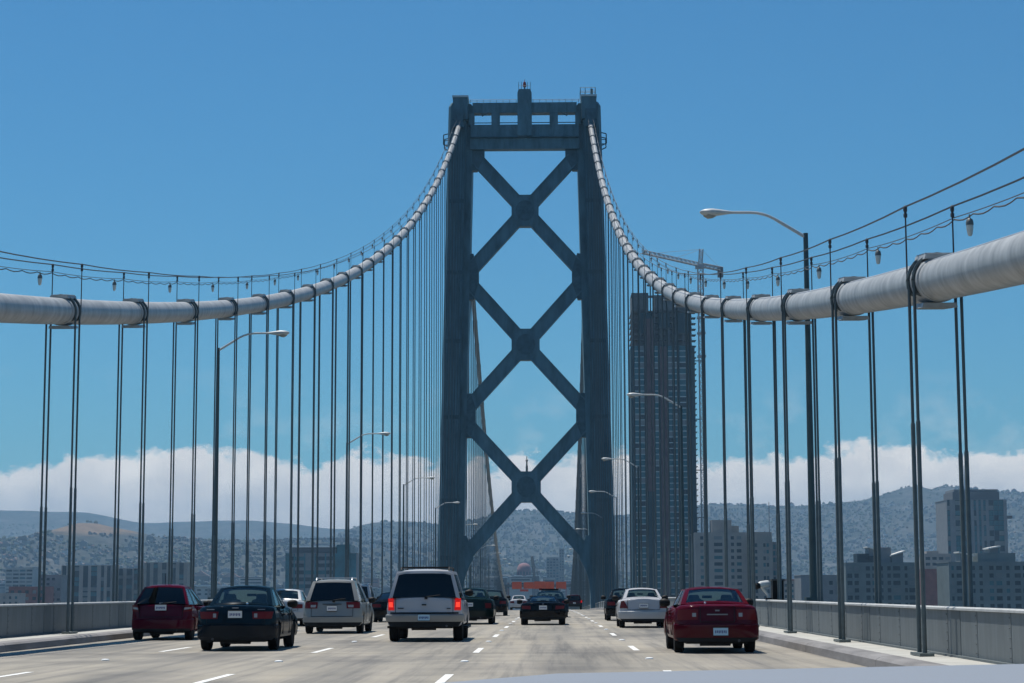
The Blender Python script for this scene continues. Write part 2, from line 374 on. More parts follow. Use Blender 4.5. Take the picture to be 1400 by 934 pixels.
for zz, w_ in ((0.405, 0.26), (-0.425, 0.30)): mb.rings([[(-w_, y_, zz-0.05), (w_, y_, zz-0.05), (w_*0.93, y_, zz+0.03), (-w_*0.93, y_, zz+0.03)] for y_ in (-0.47, 0.47)])
for dy in (-0.36, -0.12, 0.12, 0.36):
    for zz in (0.445, -0.47): mb.tube((-0.24, dy, zz), (0.24, dy, zz), 0.02, 6)
BAND = mb.mesh('cable_band', 'band_steel', 35)
LOOP = MB().path(ringloop(-0.24), 0.036, 6, False).path(ringloop(0.24), 0.036, 6, False).mesh('rope_loop', 'rope_steel', 50)
farband = MB().lathe([(0.41, -0.5), (0.41, 0.5)], 14, 'Y').mesh('cable_band', 'band_steel', 40)
stan = MB(); stan.lathe([(0.016, 0), (0.014, 1.13), (0.034, 1.14), (0.036, 1.2), (0.02, 1.22), (0.036, 1.26), (0.036, 1.33), (0.0, 1.36)], 6)
STAN = stan.mesh('stanchion', 'wire', 50)
lamp_c = MB().lathe([(0.015, 0.24), (0.02, 0.16), (0.07, 0.12), (0.085, 0.05), (0.085, 0.0)], 10).mesh('lamp_cap', 'lamp_cap', 40)
lamp_g = MB().lathe([(0.075, 0.0), (0.078, -0.06), (0.055, -0.2), (0.035, -0.235), (0.0, -0.24)], 10).mesh('lamp_globe', 'lamp_glass', 40)
def slope(Y): return atan2(zc(Y+0.5)-zc(Y-0.5), 1.0)
for sgn, ph, side, near in ((1, HR0, 'on the side of the unfinished tower', 'beside the unfinished tower'), (-1, HL0, 'on the side away from the unfinished tower', 'on the side with no tower crane')):
    X = sgn*10.05
    R = Root('main_cable', (X, 0, zc(0)), 'thick pale grey main suspension cable ' + side, 'bridge cable', 'main bridge cables')
    pts = [(X, y, zc(y)) for y in list(range(-430, -24, 14))+[Y0+3*i for i in range(107)] if y < 296] + [(X, 296, zc(296))]
    R.part('cable', MB().path(pts, 0.365, 24), 'cable_paint', 40)
    pts = [(X, y, zc2(y)) for y in range(300, 648, 8)]
    R.part('back_cable', MB().path(pts, 0.40, 12), 'cable_paint', 40)
    panels = [ph+PS*i for i in range(-6, 40) if -12 < ph+PS*i < 291]
    for y in panels:
        o = R.inst('cable_band', BAND, (X, y, zc(y))); o.rotation_euler = (slope(y), 0, 0); obj('rope_loop', LOOP, o)
        for e in (-0.41, 0.41):
            R.inst('stanchion', STAN, (X+e, y+0.33, zc(y+0.33)))
    for y in [304+PS*i for i in range(37)]:
        o = R.inst('cable_band', farband, (X, y, zc2(y))); o.rotation_euler = (atan2(zc2(y+.5)-zc2(y-.5), 1), 0, 0)
    for e in (-0.41, 0.41):
        hp = []
        pl_ = [p+0.33 for p in panels]
        for a, b in zip(pl_, pl_[1:]):
            for q in range(4):
                yy = a+(b-a)*q/4; sag = -0.035*4*(q/4)*(1-q/4)
                za = zc(a)+1.33+(zc(b)-zc(a))*q/4
                hp.append((X+e, yy, za+sag))
        R.part('hand_rope', MB().path(hp+[(X+e*0.6, 296, zc(296)+1.0)], 0.017, 5), 'wire', 60)
    # looped power wire on the outer side, held below the hand rope
    e = sgn*0.44; wp = []; mp_ = []
    for a, b in zip(pl_, pl_[1:]):
        for q in range(24):
            f_ = q/24; yy = a+(b-a)*f_; sag = -0.05*4*f_*(1-f_)
            zz = zc(a)+1.13+(zc(b)-zc(a))*f_+sag
            mp_.append((X+e, yy, zz)); wp.append((X+e, yy, zz-0.035-0.05*abs(sin(pi*q/4))))
    R.part('support_wire', MB().path(mp_, 0.009, 4), 'wire', 60)
    R.part('power_wire', MB().path(wp, 0.014, 4), 'wire', 60)
    for y in panels:
        if y < 24: continue
        yy = y - 0.9; zl = zc(yy)+0.90
        L_ = Root('cable_lamp', (X+e, yy, zl), 'small white glass lamp hung above the main cable ' + near, 'lamp', 'lamps strung along the main cables')
        L_.inst('cap', lamp_c, (X+e, yy, zl), scale=(.78, .78, .78)); L_.inst('globe', lamp_g, (X+e, yy, zl), scale=(.78, .78, .78))
    # suspenders
    for y in panels:
        if y < 20: continue
        zb = zr(y)+0.22
        H = Root('suspender', (X, y, zb), 'dark steel suspender ropes hanging from the main cable ' + near, 'suspender', 'suspenders of the near span')
        near_ = y < 130
        for e2 in (-0.40, 0.40):
            for dy in (-0.24, 0.24):
                zb2 = zb if e2*sgn < 0 else zr(y)-0.3
                H.inst('rope', rope_u if near_ else rope_f, (X+e2, y+dy, zb2), scale=(1 if y < 90 else 1.1, 1 if y < 90 else 1.1, zc(y+dy)+0.1-zb2))
                if y < 150: H.inst('sleeve', sleeve_u, (X+e2, y+dy, zb2+0.02))
            if near_ and e2*sgn < 0: H.inst('base_plate', sock_u, (X+e2, y, zb+0.001), scale=(1.1, 3.4, 1))
    for y in [304+PS*i for i in range(1, 36)]:
        zb = zr(y)+0.2
        if zc2(y) < zb+1.5: continue
        H = Root('suspender', (X, y, zb), 'thin far suspender ropes beyond the bridge tower ' + near, 'suspender', 'suspenders beyond the tower')
        for e2 in (-0.40, 0.40): H.inst('rope', rope_f, (X+e2, y, zb), scale=(2.0, 2.0, zc2(y)-zb))

# ------------------------------------------------------------------ bridge tower
T = Root('bridge_tower', (0, 298, -62), 'tall blue grey steel suspension bridge tower with three X braces', 'bridge tower')
FY, BY = 294.0, 302.0
def lx_out(z): return 11.64+(13.12-11.64)*(75.6-z)/(75.6-10.94)
def lx_in(z): return 8.02+(9.33-8.02)*(69-z)/(69-10.94)
for sgn in (-1, 1):
    def ring(z, inset=0):
        o, i_ = lx_out(z)-inset, lx_in(z)+inset; d = i_+1.0
        return [(sgn*o, FY+0.6, z), (sgn*(o-0.35), FY, z), (sgn*d, FY, z), (sgn*d, FY+1.1, z), (sgn*i_, FY+1.1, z), (sgn*i_, BY-1.1, z), (sgn*d, BY-1.1, z), (sgn*d, BY, z), (sgn*(o-0.35), BY, z), (sgn*o, BY-0.6, z)]
    leg = T.part('leg', MB().rings([ring(z) for z in (-62, -20, 10, 40, 60, 75.1)]+[ring(75.7, 0.35)]), 'tower_steel')
    for k in range(7):                                           # vertical stiffener ribs on both broad faces
        for yy in (FY-0.14, BY+0.0):
            R_ = []
            for z in (-62, 10, 72):
                a = lx_in(z)+1.0; b = lx_out(z)-0.35; x = a+0.06+(b-a-0.12)*k/6
                R_.append([(sgn*(x-0.05), yy, z), (sgn*(x+0.05), yy, z), (sgn*(x+0.05), yy+0.14, z), (sgn*(x-0.05), yy+0.14, z)])
            T.part('rib', MB().rings(R_), 'tower_ribs', parent=leg)
    for z in (6, 14.5, 27, 38.5, 49, 60):                       # splice plates on the broad face
        a = lx_in(z)+1.0; b = lx_out(z)-0.35
        T.part('splice_plate', MB().box(min(sgn*a, sgn*b), max(sgn*a, sgn*b), FY-0.03, FY-0.004, z, z+0.6), 'tower_ribs', parent=leg)
    cap = T.part('saddle_housing', MB().box(min(sgn*8.69, sgn*10.95), max(sgn*8.69, sgn*10.95), FY-0.5, BY+0.5, 72.9, 76.35), 'tower_steel')
    T.part('housing_roof', MB().box(min(sgn*8.6, sgn*11.05), max(sgn*8.6, sgn*11.05), FY-0.6, BY+0.6, 76.36, 76.66), 'cap_white', parent=cap)
    T.part('saddle_collar', MB().box(sgn*10.05-0.75, sgn*10.05+0.75, FY-0.9, FY-0.5, 71.6, 74.4), 'tower_ribs', parent=cap)
    br = MB()                                                    # small service bracket on the outer face
    for yy in (296.5, 299.5):
        o = lx_out(70)
        br.tube((sgn*(o-0.1), yy, 71.4), (sgn*(o+0.75), yy, 71.2), 0.09, 5); br.tube((sgn*(o-0.1), yy, 69.3), (sgn*(o+0.8), yy, 69.7), 0.09, 5); br.tube((sgn*(o+0.75), yy, 71.2), (sgn*(o+0.8), yy, 69.7), 0.09, 5); br.tube((sgn*(o-0.1), yy, 70.3), (sgn*(o+0.8), yy, 70.3), 0.07, 5)
    T.part('service_bracket', br, 'tower_ribs')
# portal at the top
def xbar(z0, z1, x0, x1, y0=FY+0.6, y1=FY+2.4): return MB().box(x0, x1, y0, y1, z0, z1)
pt = T.part('portal_beam', xbar(74.15, 75.75, -8.0, 8.0), 'tower_steel')
T.part('portal_girder', xbar(70.42, 72.3, -8.3, 8.3), 'tower_steel')
T.part('girder_ledge', xbar(70.25, 70.40, -8.3, 8.3, FY+0.3, FY+2.6), 'tower_ribs')
T.part('lower_girder', xbar(68.5, 70.23, -8.4, 8.4, FY+0.75, FY+2.3), 'tower_steel')
for x in (-4.46, 4.46): T.part('portal_post', MB().box(x-0.64, x+0.64, FY+0.62, FY+2.38, 72.31, 74.14), 'tower_steel')
for sgn in (-1, 1): T.part('portal_post', MB().box(min(sgn*7.76, sgn*8.6), max(sgn*7.76, sgn*8.6), FY+0.62, FY+2.38, 72.31, 74.14), 'tower_steel')
for sgn in (-1, 1):
    for a, b in ((1.1, 3.82), (5.1, 7.76)): T.part('opening_rail', MB().box(min(sgn*a, sgn*b), max(sgn*a, sgn*b), FY+0.9, FY+1.0, 72.60, 72.72), 'tower_ribs')
    hk = MB(); hk.tube((sgn*6.5, FY+0.3, 75.6), (sgn*6.5, FY+0.2, 73.5), 0.06, 5); hk.tube((sgn*6.5, FY+0.2, 73.5), (sgn*5.5, FY+0.1, 74.1), 0.06, 5); hk.tube((sgn*6.5, FY+0.2, 74.0), (sgn*5.9, FY+0.15, 73.85), 0.05, 5)
    T.part('hook_arm', hk, 'tower_ribs')
pyl = T.part('pylon', MB().rings([[(x, y, z) for x, y in ((-w, FY+0.1), (w, FY+0.1), (w, FY+3.0), (-w, FY+3.0))] for w, z in ((1.09, 70.45), (1.09, 77.2), (0.86, 77.75))]), 'tower_steel')
bc = MB(); bc.lathe([(0.34, 77.75), (0.34, 78.0), (0.12, 78.05), (0.12, 78.4)], 10); bc.v = [(x, y+FY+1.5, z) for x, y, z in bc.v]
T.part('beacon_base', bc, 'tower_ribs', 40, parent=pyl)
bc = MB(); bc.lathe([(0.26, 78.4), (0.28, 78.7), (0.2, 79.15), (0.05, 79.25), (0.04, 79.6)], 10); bc.v = [(x, y+FY+1.5, z) for x, y, z in bc.v]
mat('beacon_red', (0.35, 0.05, 0.03), 0.3)
T.part('beacon', bc, 'beacon_red', 40, parent=pyl)
ra = MB()
for x in (-0.9, -0.45, 0.45, 0.9): ra.tube((x, FY+0.3, 77.6), (x, FY+0.3, 78.9), 0.035, 4)
ra.tube((-0.9, FY+0.3, 78.3), (0.9, FY+0.3, 78.3), 0.03, 4)
T.part('beacon_guard', ra, 'tower_ribs', parent=pyl)
ra = MB()
for sgn in (-1, 1):
    for k in range(8): x = sgn*(1.3+7.0*k/7); ra.tube((x, FY+0.7, 75.75), (x, FY+0.7, 76.25), 0.035, 4)
    ra.tube((sgn*1.2, FY+0.7, 76.22), (sgn*8.5, FY+0.7, 76.22), 0.035, 4); ra.tube((sgn*1.2, FY+0.7, 75.98), (sgn*8.5, FY+0.7, 75.98), 0.025, 4)
T.part('roof_railing', ra, 'tower_ribs')
ra = MB()
for x in (8.55, 9.3, 10.2, 10.85):
    for yy in (FY-0.4, FY+2.5): ra.tube((x, yy, 76.6), (x, yy, 77.8), 0.045, 4)
for z in (77.2, 77.75):
    for yy in (FY-0.4, FY+2.5): ra.tube((8.55, yy, z), (10.85, yy, z), 0.04, 4)
    for x in (8.55, 10.85): ra.tube((x, FY-0.4, z), (x, FY+2.5, z), 0.04, 4)
ra.box(10.1, 10.5, FY+0.4, FY+0.8, 76.67, 77.75)
T.part('guard_cage', ra, 'tower_ribs')
# braces: front and back frames
def arm(p, q, wid, y0, y1):
    d = Vector((q[0]-p[0], q[1]-p[1])).normalized(); n = Vector((-d.y, d.x))*wid/2
    return MB().prismY([(p[0]+n.x, p[1]+n.y), (q[0]+n.x, q[1]+n.y), (q[0]-n.x, q[1]-n.y), (p[0]-n.x, p[1]-n.y)], y0, y1)
NOD = [(59.02, 2.07, 2.46), (38.42, 2.13, 2.40), (16.87, 2.2, 2.33)]
ARM = [((6.78, 66.46), (7.32, 50.96)), ((7.32, 46.62), (7.75, 29.87)), ((7.88, 25.39), (8.54, 7.40))]
GUS = [[(6.2, 68.5), (6.2, 67.3), (7.3, 65.3), (8.6, 65.3), (8.6, 68.5)],
       [(7.9, 52.4), (7.09, 49.7), (7.09, 47.9), (7.95, 45.3), (8.9, 45.3), (8.9, 52.2)],
       [(8.3, 31.0), (7.58, 28.8), (7.57, 26.45), (8.4, 24.3), (9.4, 24.3), (9.4, 31.0)],
       [(8.9, 9.6), (7.89, 6.15), (8.35, 5.4), (8.9, 4.2), (9.3, 2.9), (9.5, 1.0), (9.55, -1.5), (10.2, -1.5), (10.1, 9.6)]]
for fy0, fy1 in ((FY+1.3, FY+2.7),):
    for (zn, hw, hh), (a, b) in zip(NOD, ARM):
        nb = T.part('brace_node', MB().prismY([(-hw, zn-0.85), (-0.85, zn-hh), (0.85, zn-hh), (hw, zn-0.85), (hw, zn+0.85), (0.85, zn+hh), (-0.85, zn+hh), (-hw, zn+0.85)], fy0-0.05, fy1+0.05), 'tower_steel')
        T.part('node_plate', MB().prismY([(1.45*cos(2*pi*k_/16), zn+1.6*sin(2*pi*k_/16)) for k_ in range(16)], fy0-0.12, fy0-0.052), 'tower_ribs', parent=nb)
        for sgn in (-1, 1):
            for e in (a, b):
                d = Vector((sgn*e[0], e[1]-zn)); st = d.normalized()*1.9
                pa_ = (st.x, zn+st.y); pb_ = (sgn*(e[0]+0.9*abs(d.x)/d.length), e[1]+0.9*d.y/d.length)
                bz = T.part('brace', arm(pa_, pb_, 1.98, fy0, fy1), 'tower_steel')
                nn_ = Vector((-d.y, d.x)).normalized()
                for k_ in (-0.93, 0.93):
                    T.part('flange', arm((pa_[0]+nn_.x*k_, pa_[1]+nn_.y*k_), (pb_[0]+nn_.x*k_, pb_[1]+nn_.y*k_), 0.16, fy0-0.16, fy0-0.002), 'tower_steel', parent=bz)
    for g in GUS:
        for sgn in (-1, 1): T.part('gusset', MB().prismY([(sgn*x, z) for x, z in g], fy0-0.045, fy1+0.045), 'tower_ribs' if g is not GUS[3] else 'tower_steel')
fg = MB(); fg.lathe([(0.16, 19.2), (0.18, 19.9), (0.10, 20.3), (0.12, 20.7), (0.22, 20.9), (0.06, 21.05), (0.05, 21.5)], 8); fg.v = [(x+0.1, y+FY+1.9, z) for x, y, z in fg.v]
T.part('marker_light', fg, 'sleeve_steel', 40)
T.part('lower_strut', MB().box(-9.4, 9.4, 295, 301, -9, -5), 'tower_steel')

# ------------------------------------------------------------------ street lights on the bridge
def lerp_arm(f_):
    return 1.32*f_ if f_ < 0.45 else 0.594+(0.15*(1-(1-(f_-0.45)/0.3)**2) if f_ < 0.75 else 0.15)+0.02*(f_-0.45)
def street_light(sgn, y, ztop, label):
    X = sgn*10.95; zb = zr(y)-0.55
    R = Root('street_light', (X, y, zb), label, 'street light', 'bridge street lights')
    h = ztop
    R.part('pole', MB().path([(X, y, zb), (X, y, zr(y)+1.2), (X, y, h)], [0.115, 0.11, 0.07], 10), 'pole_green', 40)
    R.part('pole_base', MB().box(X-0.24, X+0.24, y-0.24, y+0.24, zr(y)+0.86, zr(y)+1.12), 'pole_green')
    R.part('outrigger', MB().box(X-0.5, X+0.35, y-0.2, y+0.2, zb, zb+0.35), 'deck_steel')
    pts = [(X, y, h-0.12)]
    for k in range(1, 13):
        f_ = k/12; pts.append((X-sgn*2.15*f_, y, h-0.12+lerp_arm(f_)))
    R.part('arm', MB().path(pts, [0.05]*5+[0.042]*8, 8), 'lamp_head', 40)
    x1, z1 = pts[-1][0], pts[-1][2]
    hd = []
    for f_, w, t_, b_ in ((0, 0.05, 0.04, 0.04), (0.12, 0.075, 0.055, 0.055), (0.4, 0.13, 0.09, 0.10), (0.62, 0.17, 0.11, 0.14), (0.82, 0.17, 0.09, 0.13), (0.94, 0.12, 0.05, 0.07), (0.99, 0.05, 0.02, 0.03)):
        ring = []
        for k in range(12):
            a = 2*pi*k/12; z = sin(a)*(t_ if sin(a) > 0 else b_); ring.append((x1-sgn*0.95*f_, y+cos(a)*w, z1+0.02*f_+z))
        hd.append(ring)
    head = R.part('lamp_head', MB().rings(hd), 'lamp_head', 40)
    ln = []
    for f_, w, b_ in ((0.5, 0.08, 0.125), (0.6, 0.13, 0.17), (0.75, 0.14, 0.19), (0.88, 0.07, 0.12)):
        ln.append([(x1-sgn*0.95*f_, y+cos(pi+pi*k/8)*w, z1+0.0-abs(sin(pi*k/8))*b_) for k in range(9)])
    R.part('lens', MB().rings(ln, False, True, True), 'lamp_lens', 40, parent=head)
for k in range(10):
    y = 57.0+54.864*k
    if abs(y-298) < 8: continue
    street_light(1, y, 11.72 if k < 1 else (11.8 if y < 250 else 11.8-0.0095*(y-250)), 'tall curved-arm street light ' + ('rising beside the traffic camera' if k == 0 else 'on the side of the unfinished tower, farther along'))
for k in range(10):
    y = 84.5+54.864*k
    if abs(y-298) < 6: y += 8
    street_light(-1, y, 11.85 if y < 250 else 11.8-0.0095*(y-250), 'tall curved-arm street light ' + ('behind the dark navy sedan' if k == 0 else 'on the side away from the unfinished tower, farther along'))

# traffic camera on the barrier
q = Vector((10.12, 0, 0)); v = ray(1050, 823); t_ = (10.12-CX)/v.x; yq = t_*v.y
R = Root('traffic_camera', (10.15, yq, zr(yq)+1.04), 'small pale traffic camera on a bent bracket atop the barrier', 'camera')
zb = zr(yq)+1.04
R.part('base', MB().box(10.05, 10.25, yq-0.1, yq+0.1, zb, zb+0.05), 'trim_black')
R.part('bracket', MB().path([(10.15, yq, zb), (10.12, yq, zb+0.15), (9.97, yq, zb+0.33), (9.92, yq, zb+0.45)], 0.045, 8), 'lamp_head', 40)
R.part('housing', MB().path([(9.83, yq-0.15, zb+0.44), (9.9, yq-0.1, zb+0.46), (10.12, yq+0.12, zb+0.49)], [0.08, 0.105, 0.105], 10), 'lamp_head', 40)
R.part('hood', MB().path([(9.73, yq-0.20, zb+0.40), (9.84, yq-0.15, zb+0.43)], [0.10, 0.09], 10), 'trim_black', 40)
R = Root('control_box', (10.42, yq+0.3, zr(yq)-0.06), 'dark upright equipment cabinet behind the barrier', 'cabinet')
R.part('cabinet', MB().box(10.28, 10.62, yq+0.05, yq+0.55, zr(yq)-0.06, zr(yq)+1.62), 'trim_black')
R.part('lid', MB().box(10.25, 10.65, yq+0.02, yq+0.58, zr(yq)+1.62, zr(yq)+1.67), 'hub_dark')

# ------------------------------------------------------------------ vehicles
def lerp(pts, x):
    if x <= pts[0][0]: return pts[0][1]
    for (a, va), (b, vb) in zip(pts, pts[1:]):
        if x <= b: return va+(vb-va)*(x-a)/(b-a)
    return pts[-1][1]
TYRES = {}
def wheel_meshes(r, wd):
    k = (round(r, 3), wd)
    if k not in TYRES:
        h = wd/2; ri = r*0.66
        ty = MB().lathe([(ri, -h+0.01), (r*0.93, -h), (r, -h*0.72), (r, h*0.72), (r*0.93, h), (ri, h-0.01)], 28, 'X').mesh('tyre', 'rubber', 40)
        rm_ = MB(); rm_.lathe([(ri, h-0.012), (ri*0.93, h-0.03), (ri*0.90, h-0.07), (0.0, h-0.07)], 24, 'X')
        for j in range(6):
            a = 2*pi*j/6; c, s_ = cos(a), sin(a)
            rm_.rings([[(h-0.02, c*rr-s_*w, s_*rr+c*w) for w in (-ww, ww)]+[(h-0.06, c*rr-s_*w, s_*rr+c*w) for w in (ww, -ww)] for rr, ww in ((0.03, 0.035), (ri*0.95, 0.045))])
        rm_.lathe([(0.05, h-0.06), (0.05, h-0.012), (0.0, h-0.01)], 10, 'X')
        TYRES[k] = (ty, rm_.mesh('rim', 'alloy', 35))
    return TYRES[k]

def car(name, label, cat, cx, d, paintm, L, Wd, H, topl, gh, sill=0.25, roff=((0.3, 0.02), (0.55, 0.0), (0.62, 0.03), (0.8, 0.05), (1.1, 0.13)),
        wr=0.31, tw=0.2, ra=0.8, fa=3.45, rear_glass='glass_clear', side_glass='glass_clear', front_glass='glass_clear', lights=(), bump=(0.26, 0.60), bumpm=None,
        plate=None, platem='plate_white', cham=1.0, rails=False, wiper=False, antenna=None, seat='seat_cloth', high=None, exhaust=(0.45,), pc=(0.0, 0.14), roofm=None, lowtrim=None, glints=(),
        lid=None, badges=(), spoiler=False, heavy=True, stripe=None, lightbar=False, bpillar=True, group='vehicles driving on the bridge', wob=0.0, rear_frame=0.075, handle_z=None, step=False, mirror_z=None):
    zg = zr(d+ra)
    R = Root(name, (cx, d, zg), label, cat, group)
    R.o.rotation_euler = (atan2(zr(d+4)-zr(d), 4), 0, wob)
    loc = R.loc; R.loc = (0, 0, 0)                 # parts are given in the car's own coordinates
    hw = Wd/2
    plan = lambda x: 0.26*(min(1, abs(x)/hw))**5+0.06*(abs(x)/hw)**2
    ro = lambda z: lerp(roff, z)
    rear = lambda x, z: plan(x)+ro(z)*max(0.0, 1-plan(x)/0.7)**2
    st = []
    for fx in (0.5, 0.72, 0.85, 0.93, 0.975, 1.0): st.append((plan(fx*hw), fx*hw))
    s_end = st[-1][0]; ys_ = []
    ar = wr+0.055
    for ax in (ra, fa):
        for k in range(-5, 6): ys_.append(ax+ar*sin(pi/2*k/5)*(1.0 if abs(k) < 5 else 1.001))
        ys_ += [ax-ar-0.02, ax+ar+0.02]
    ys_ += [y for y, z in topl] + [s_end+0.15]+[ra+ar+(fa-ra-2*ar)*k/5 for k in range(1, 5)]
    ys_ = sorted(set(round(y, 4) for y in ys_ if s_end+0.02 < y < L-0.30))
    ss = st+[(y, hw) for y in ys_]
    for fx in (1.0, 0.97, 0.9, 0.78, 0.5): ss.append((L-0.26*fx**4-0.02, fx*hw))
    def zbot(s):
        for ax in (ra, fa):
            if abs(s-ax) <= ar: return max(sill, wr+sqrt(max(0, ar*ar-(s-ax)**2)))
        return sill
    RG = []
    for s, w in ss:
        zb = zbot(s); zt = lerp(topl, s); half = []
        H_ = zt-sill
        for fx, fz in ((0.0, 0.0), (0.90, 0.0), (0.965, 0.06), (0.99, 0.2), (1.0, 0.38), (1.0, 0.55), (0.992, 0.70), (0.975, 0.82), (0.945, 0.905), (0.89, 0.955), (0.80, 0.985), (0.45, 1.012), (0.0, 1.02)):
            z = sill+H_*fz; z = max(z, zb)
            fall = max(0.0, 1-s/0.7)
            half.append((w*fx, s+ro(z)*fall*fall, z))
        RG.append(half+[(-x, y, z) for x, y, z in reversed(half[1:-1])])
    mbd = MB(); mbd.rings(RG, True, False, True)
    h0 = RG[0]; n = len(h0); nb = len(mbd.v)
    half_n = 13
    mbd.f += [(i, i+1, (n-i-1) % n, (n-i) % n) for i in range(1, half_n-2)] + [(0, 1, n-1), (half_n-2, half_n-1, half_n)]
    body = R.part('body', mbd, paintm, 28)
    # floor pan
    R.part('underbody', MB().box(-hw*0.74, hw*0.74, 0.18, L-0.3, sill-0.05, sill+0.03), 'trim_black')
    # bumper wrap
    z0, z1 = bump
    cols = [(-hw-0.018, 0.5), (-hw-0.018, 0.42)]+[(x*hw/20, plan(x*hw/20)) for x in range(-20, 21)]+[(hw+0.018, 0.42), (hw+0.018, 0.5)]
    bo = 1.0 if bumpm else 0.3
    rows = [(z0, -0.03), (z0+0.03, 0.012*bo), (z0+(z1-z0)*0.5, 0.03*bo), (z1-0.03, 0.026*bo), (z1, -0.02)]
    G = []
    for z, off in rows:
        r_ = []
        for x, y in cols:
            a = abs(x)/hw; k = 1+off/hw
            r_.append((x*k if a > 0.8 else x*(1+(off/hw)*a), y+ro(min(z, 0.6))*max(0, 1-y*2)-off*(1 if a < 0.9 else max(0, 1-(y-0.15)*4) if y < 0.4 else 0), z))
        G.append(r_)
    R.part('bumper', MB().grid(G), bumpm or paintm, 40)
    def patch(q, off, nu=8, nv=4, thick=0.03):
        (xa, za), (xb, zb_), (xc, zc_), (xd, zd) = q   # inner-bottom, outer-bottom, outer-top, inner-top
        G = []
        for j in range(nv+1):
            v_ = j/nv; r_ = []
            for i in range(nu+1):
                u_ = i/nu; x = (xa*(1-u_)+xb*u_)*(1-v_)+(xd*(1-u_)+xc*u_)*v_; z = (za*(1-u_)+zb_*u_)*(1-v_)+(zd*(1-u_)+zc_*u_)*v_
                xx = max(-hw*0.992, min(hw*0.992, x)); a = abs(xx)/hw
                r_.append((xx+(off*0.9 if xx > 0 else -off*0.9)*(max(0, a-0.85)/0.15), rear(xx, z)-off, z))
            G.append(r_)
        B_ = [[(x, y+thick, z) for x, y, z in r_] for r_ in G]
        mb = MB(); mb.grid(G); mb.grid(B_)
        rim = [G[0][i] for i in range(nu+1)]+[G[j][nu] for j in range(1, nv+1)]+[G[nv][i] for i in range(nu-1, -1, -1)]+[G[j][0] for j in range(nv-1, 0, -1)]
        rb_ = [(x, y+thick, z) for x, y, z in rim]
        mb.rings([rim, rb_], True, False, False)
        return mb
    for q, mname, nm in lights:
        for sg in (1, -1):
            R.part(nm, patch([(sg*x, z) for x, z in q], 0.016 if mname in ('tail_red', 'tail_lit') else 0.021), mname, 40)
    R.part('lower_valance', patch([(-hw*0.90, sill-0.005), (hw*0.90, sill-0.005), (hw*0.985, z0+0.06), (-hw*0.985, z0+0.06)], 0.012, 20, 2, 0.05), 'trim_black', 40)
    if lid:                                        # boot-lid / tailgate seams
        x_, za, zb_ = lid
        sm = []
        for sg in (1, -1): R.part('seam', patch([(sg*(x_-0.006), za), (sg*(x_+0.006), za), (sg*(x_+0.006), zb_), (sg*(x_-0.006), zb_)], 0.004, 1, 6, 0.01), 'trim_black', parent=body)
        R.part('seam', patch([(-x_, za-0.006), (x_, za-0.006), (x_, za+0.006), (-x_, za+0.006)], 0.004, 12, 1, 0.01), 'trim_black', parent=body)
    for q, mname, nm in badges: R.part(nm, patch(q, 0.018, 10, 2, 0.02), mname, 40)
    if plate:
        px, pz = plate
        y = rear(px, pz)-0.03
        p_ = R.part('licence_plate', MB().box(px-0.155, px+0.155, y-0.012, y+0.05, pz-0.078, pz+0.078), platem)
        ink = MB()
        for k in range(7): 
            if k != 1 or True: ink.box(px-0.118+k*0.036, px-0.096+k*0.036, y-0.0145, y-0.013, pz-0.035+0.01*(k % 2), pz+0.025)
        R.part('plate_characters', ink, 'plate_ink', parent=p_)
        R.part('plate_frame', MB().box(px-0.165, px+0.165, y-0.016, y-0.001, pz+0.078, pz+0.09).box(px-0.165, px+0.165, y-0.016, y-0.001, pz-0.092, pz-0.078), 'trim_black', parent=p_)
    # greenhouse
    if gh:
        rb, rtp, ft, fb = gh['rb'], gh['rt'], gh['ft'], gh['fb']        # (y, z, halfwidth)
        P = lambda t_, sg: Vector((sg*t_[2], t_[0], t_[1]))
        def pan(c, u0, u1, v0, v1, bulge=0.0, off=0.0, th=0.03, nu=6, nv=4):
            BL, BR, TR, TL = c; nrm = (BR-BL).cross(TL-BL).normalized(); G = []
            for j in range(nv+1):
                v_ = v0+(v1-v0)*j/nv; r_ = []
                for i in range(nu+1):
                    u_ = u0+(u1-u0)*i/nu
                    p = (BL*(1-u_)+BR*u_)*(1-v_)+(TL*(1-u_)+TR*u_)*v_
                    p = p+nrm*(off+bulge*(1-(2*u_-1)**2)+0.25*bulge*(1-(2*v_-1)**2)); r_.append(p)
                G.append(r_)
            B_ = [[p-nrm*th for p in r_] for r_ in G]; mb = MB(); mb.grid(G); mb.grid(B_)
            rim = [G[0][i] for i in range(nu+1)]+[G[j][nu] for j in range(1, nv+1)]+[G[nv][i] for i in range(nu-1, -1, -1)]+[G[j][0] for j in range(nv-1, 0, -1)]
            rb_ = [B_[0][i] for i in range(nu+1)]+[B_[j][nu] for j in range(1, nv+1)]+[B_[nv][i] for i in range(nu-1, -1, -1)]+[B_[j][0] for j in range(nv-1, 0, -1)]
            mb.rings([rim, rb_], True, False, False); return mb
        Rc = (P(rb, -1), P(rb, 1), P(rtp, 1), P(rtp, -1)); Fc = (P(fb, 1), P(fb, -1), P(ft, -1), P(ft, 1))
        pm = roofm or paintm; rf = rear_frame; bl = 0.06*cham
        R.part('rear_pillar', pan(Rc, 0.0, rf, 0, 1, bl), pm, 35); R.part('rear_pillar', pan(Rc, 1-rf, 1, 0, 1, bl), pm, 35)
        R.part('rear_header', pan(Rc, rf, 1-rf, 0.90, 1, bl), pm, 35); 
        if gh.get('base', True): R.part('rear_ledge', pan(Rc, rf, 1-rf, -0.04, 0.06, bl), pm, 35)
        R.part('rear_window', pan(Rc, rf, 1-rf, 0.06 if gh.get('base', True) else 0.0, 0.90, bl, -0.006, 0.006), rear_glass, 35)
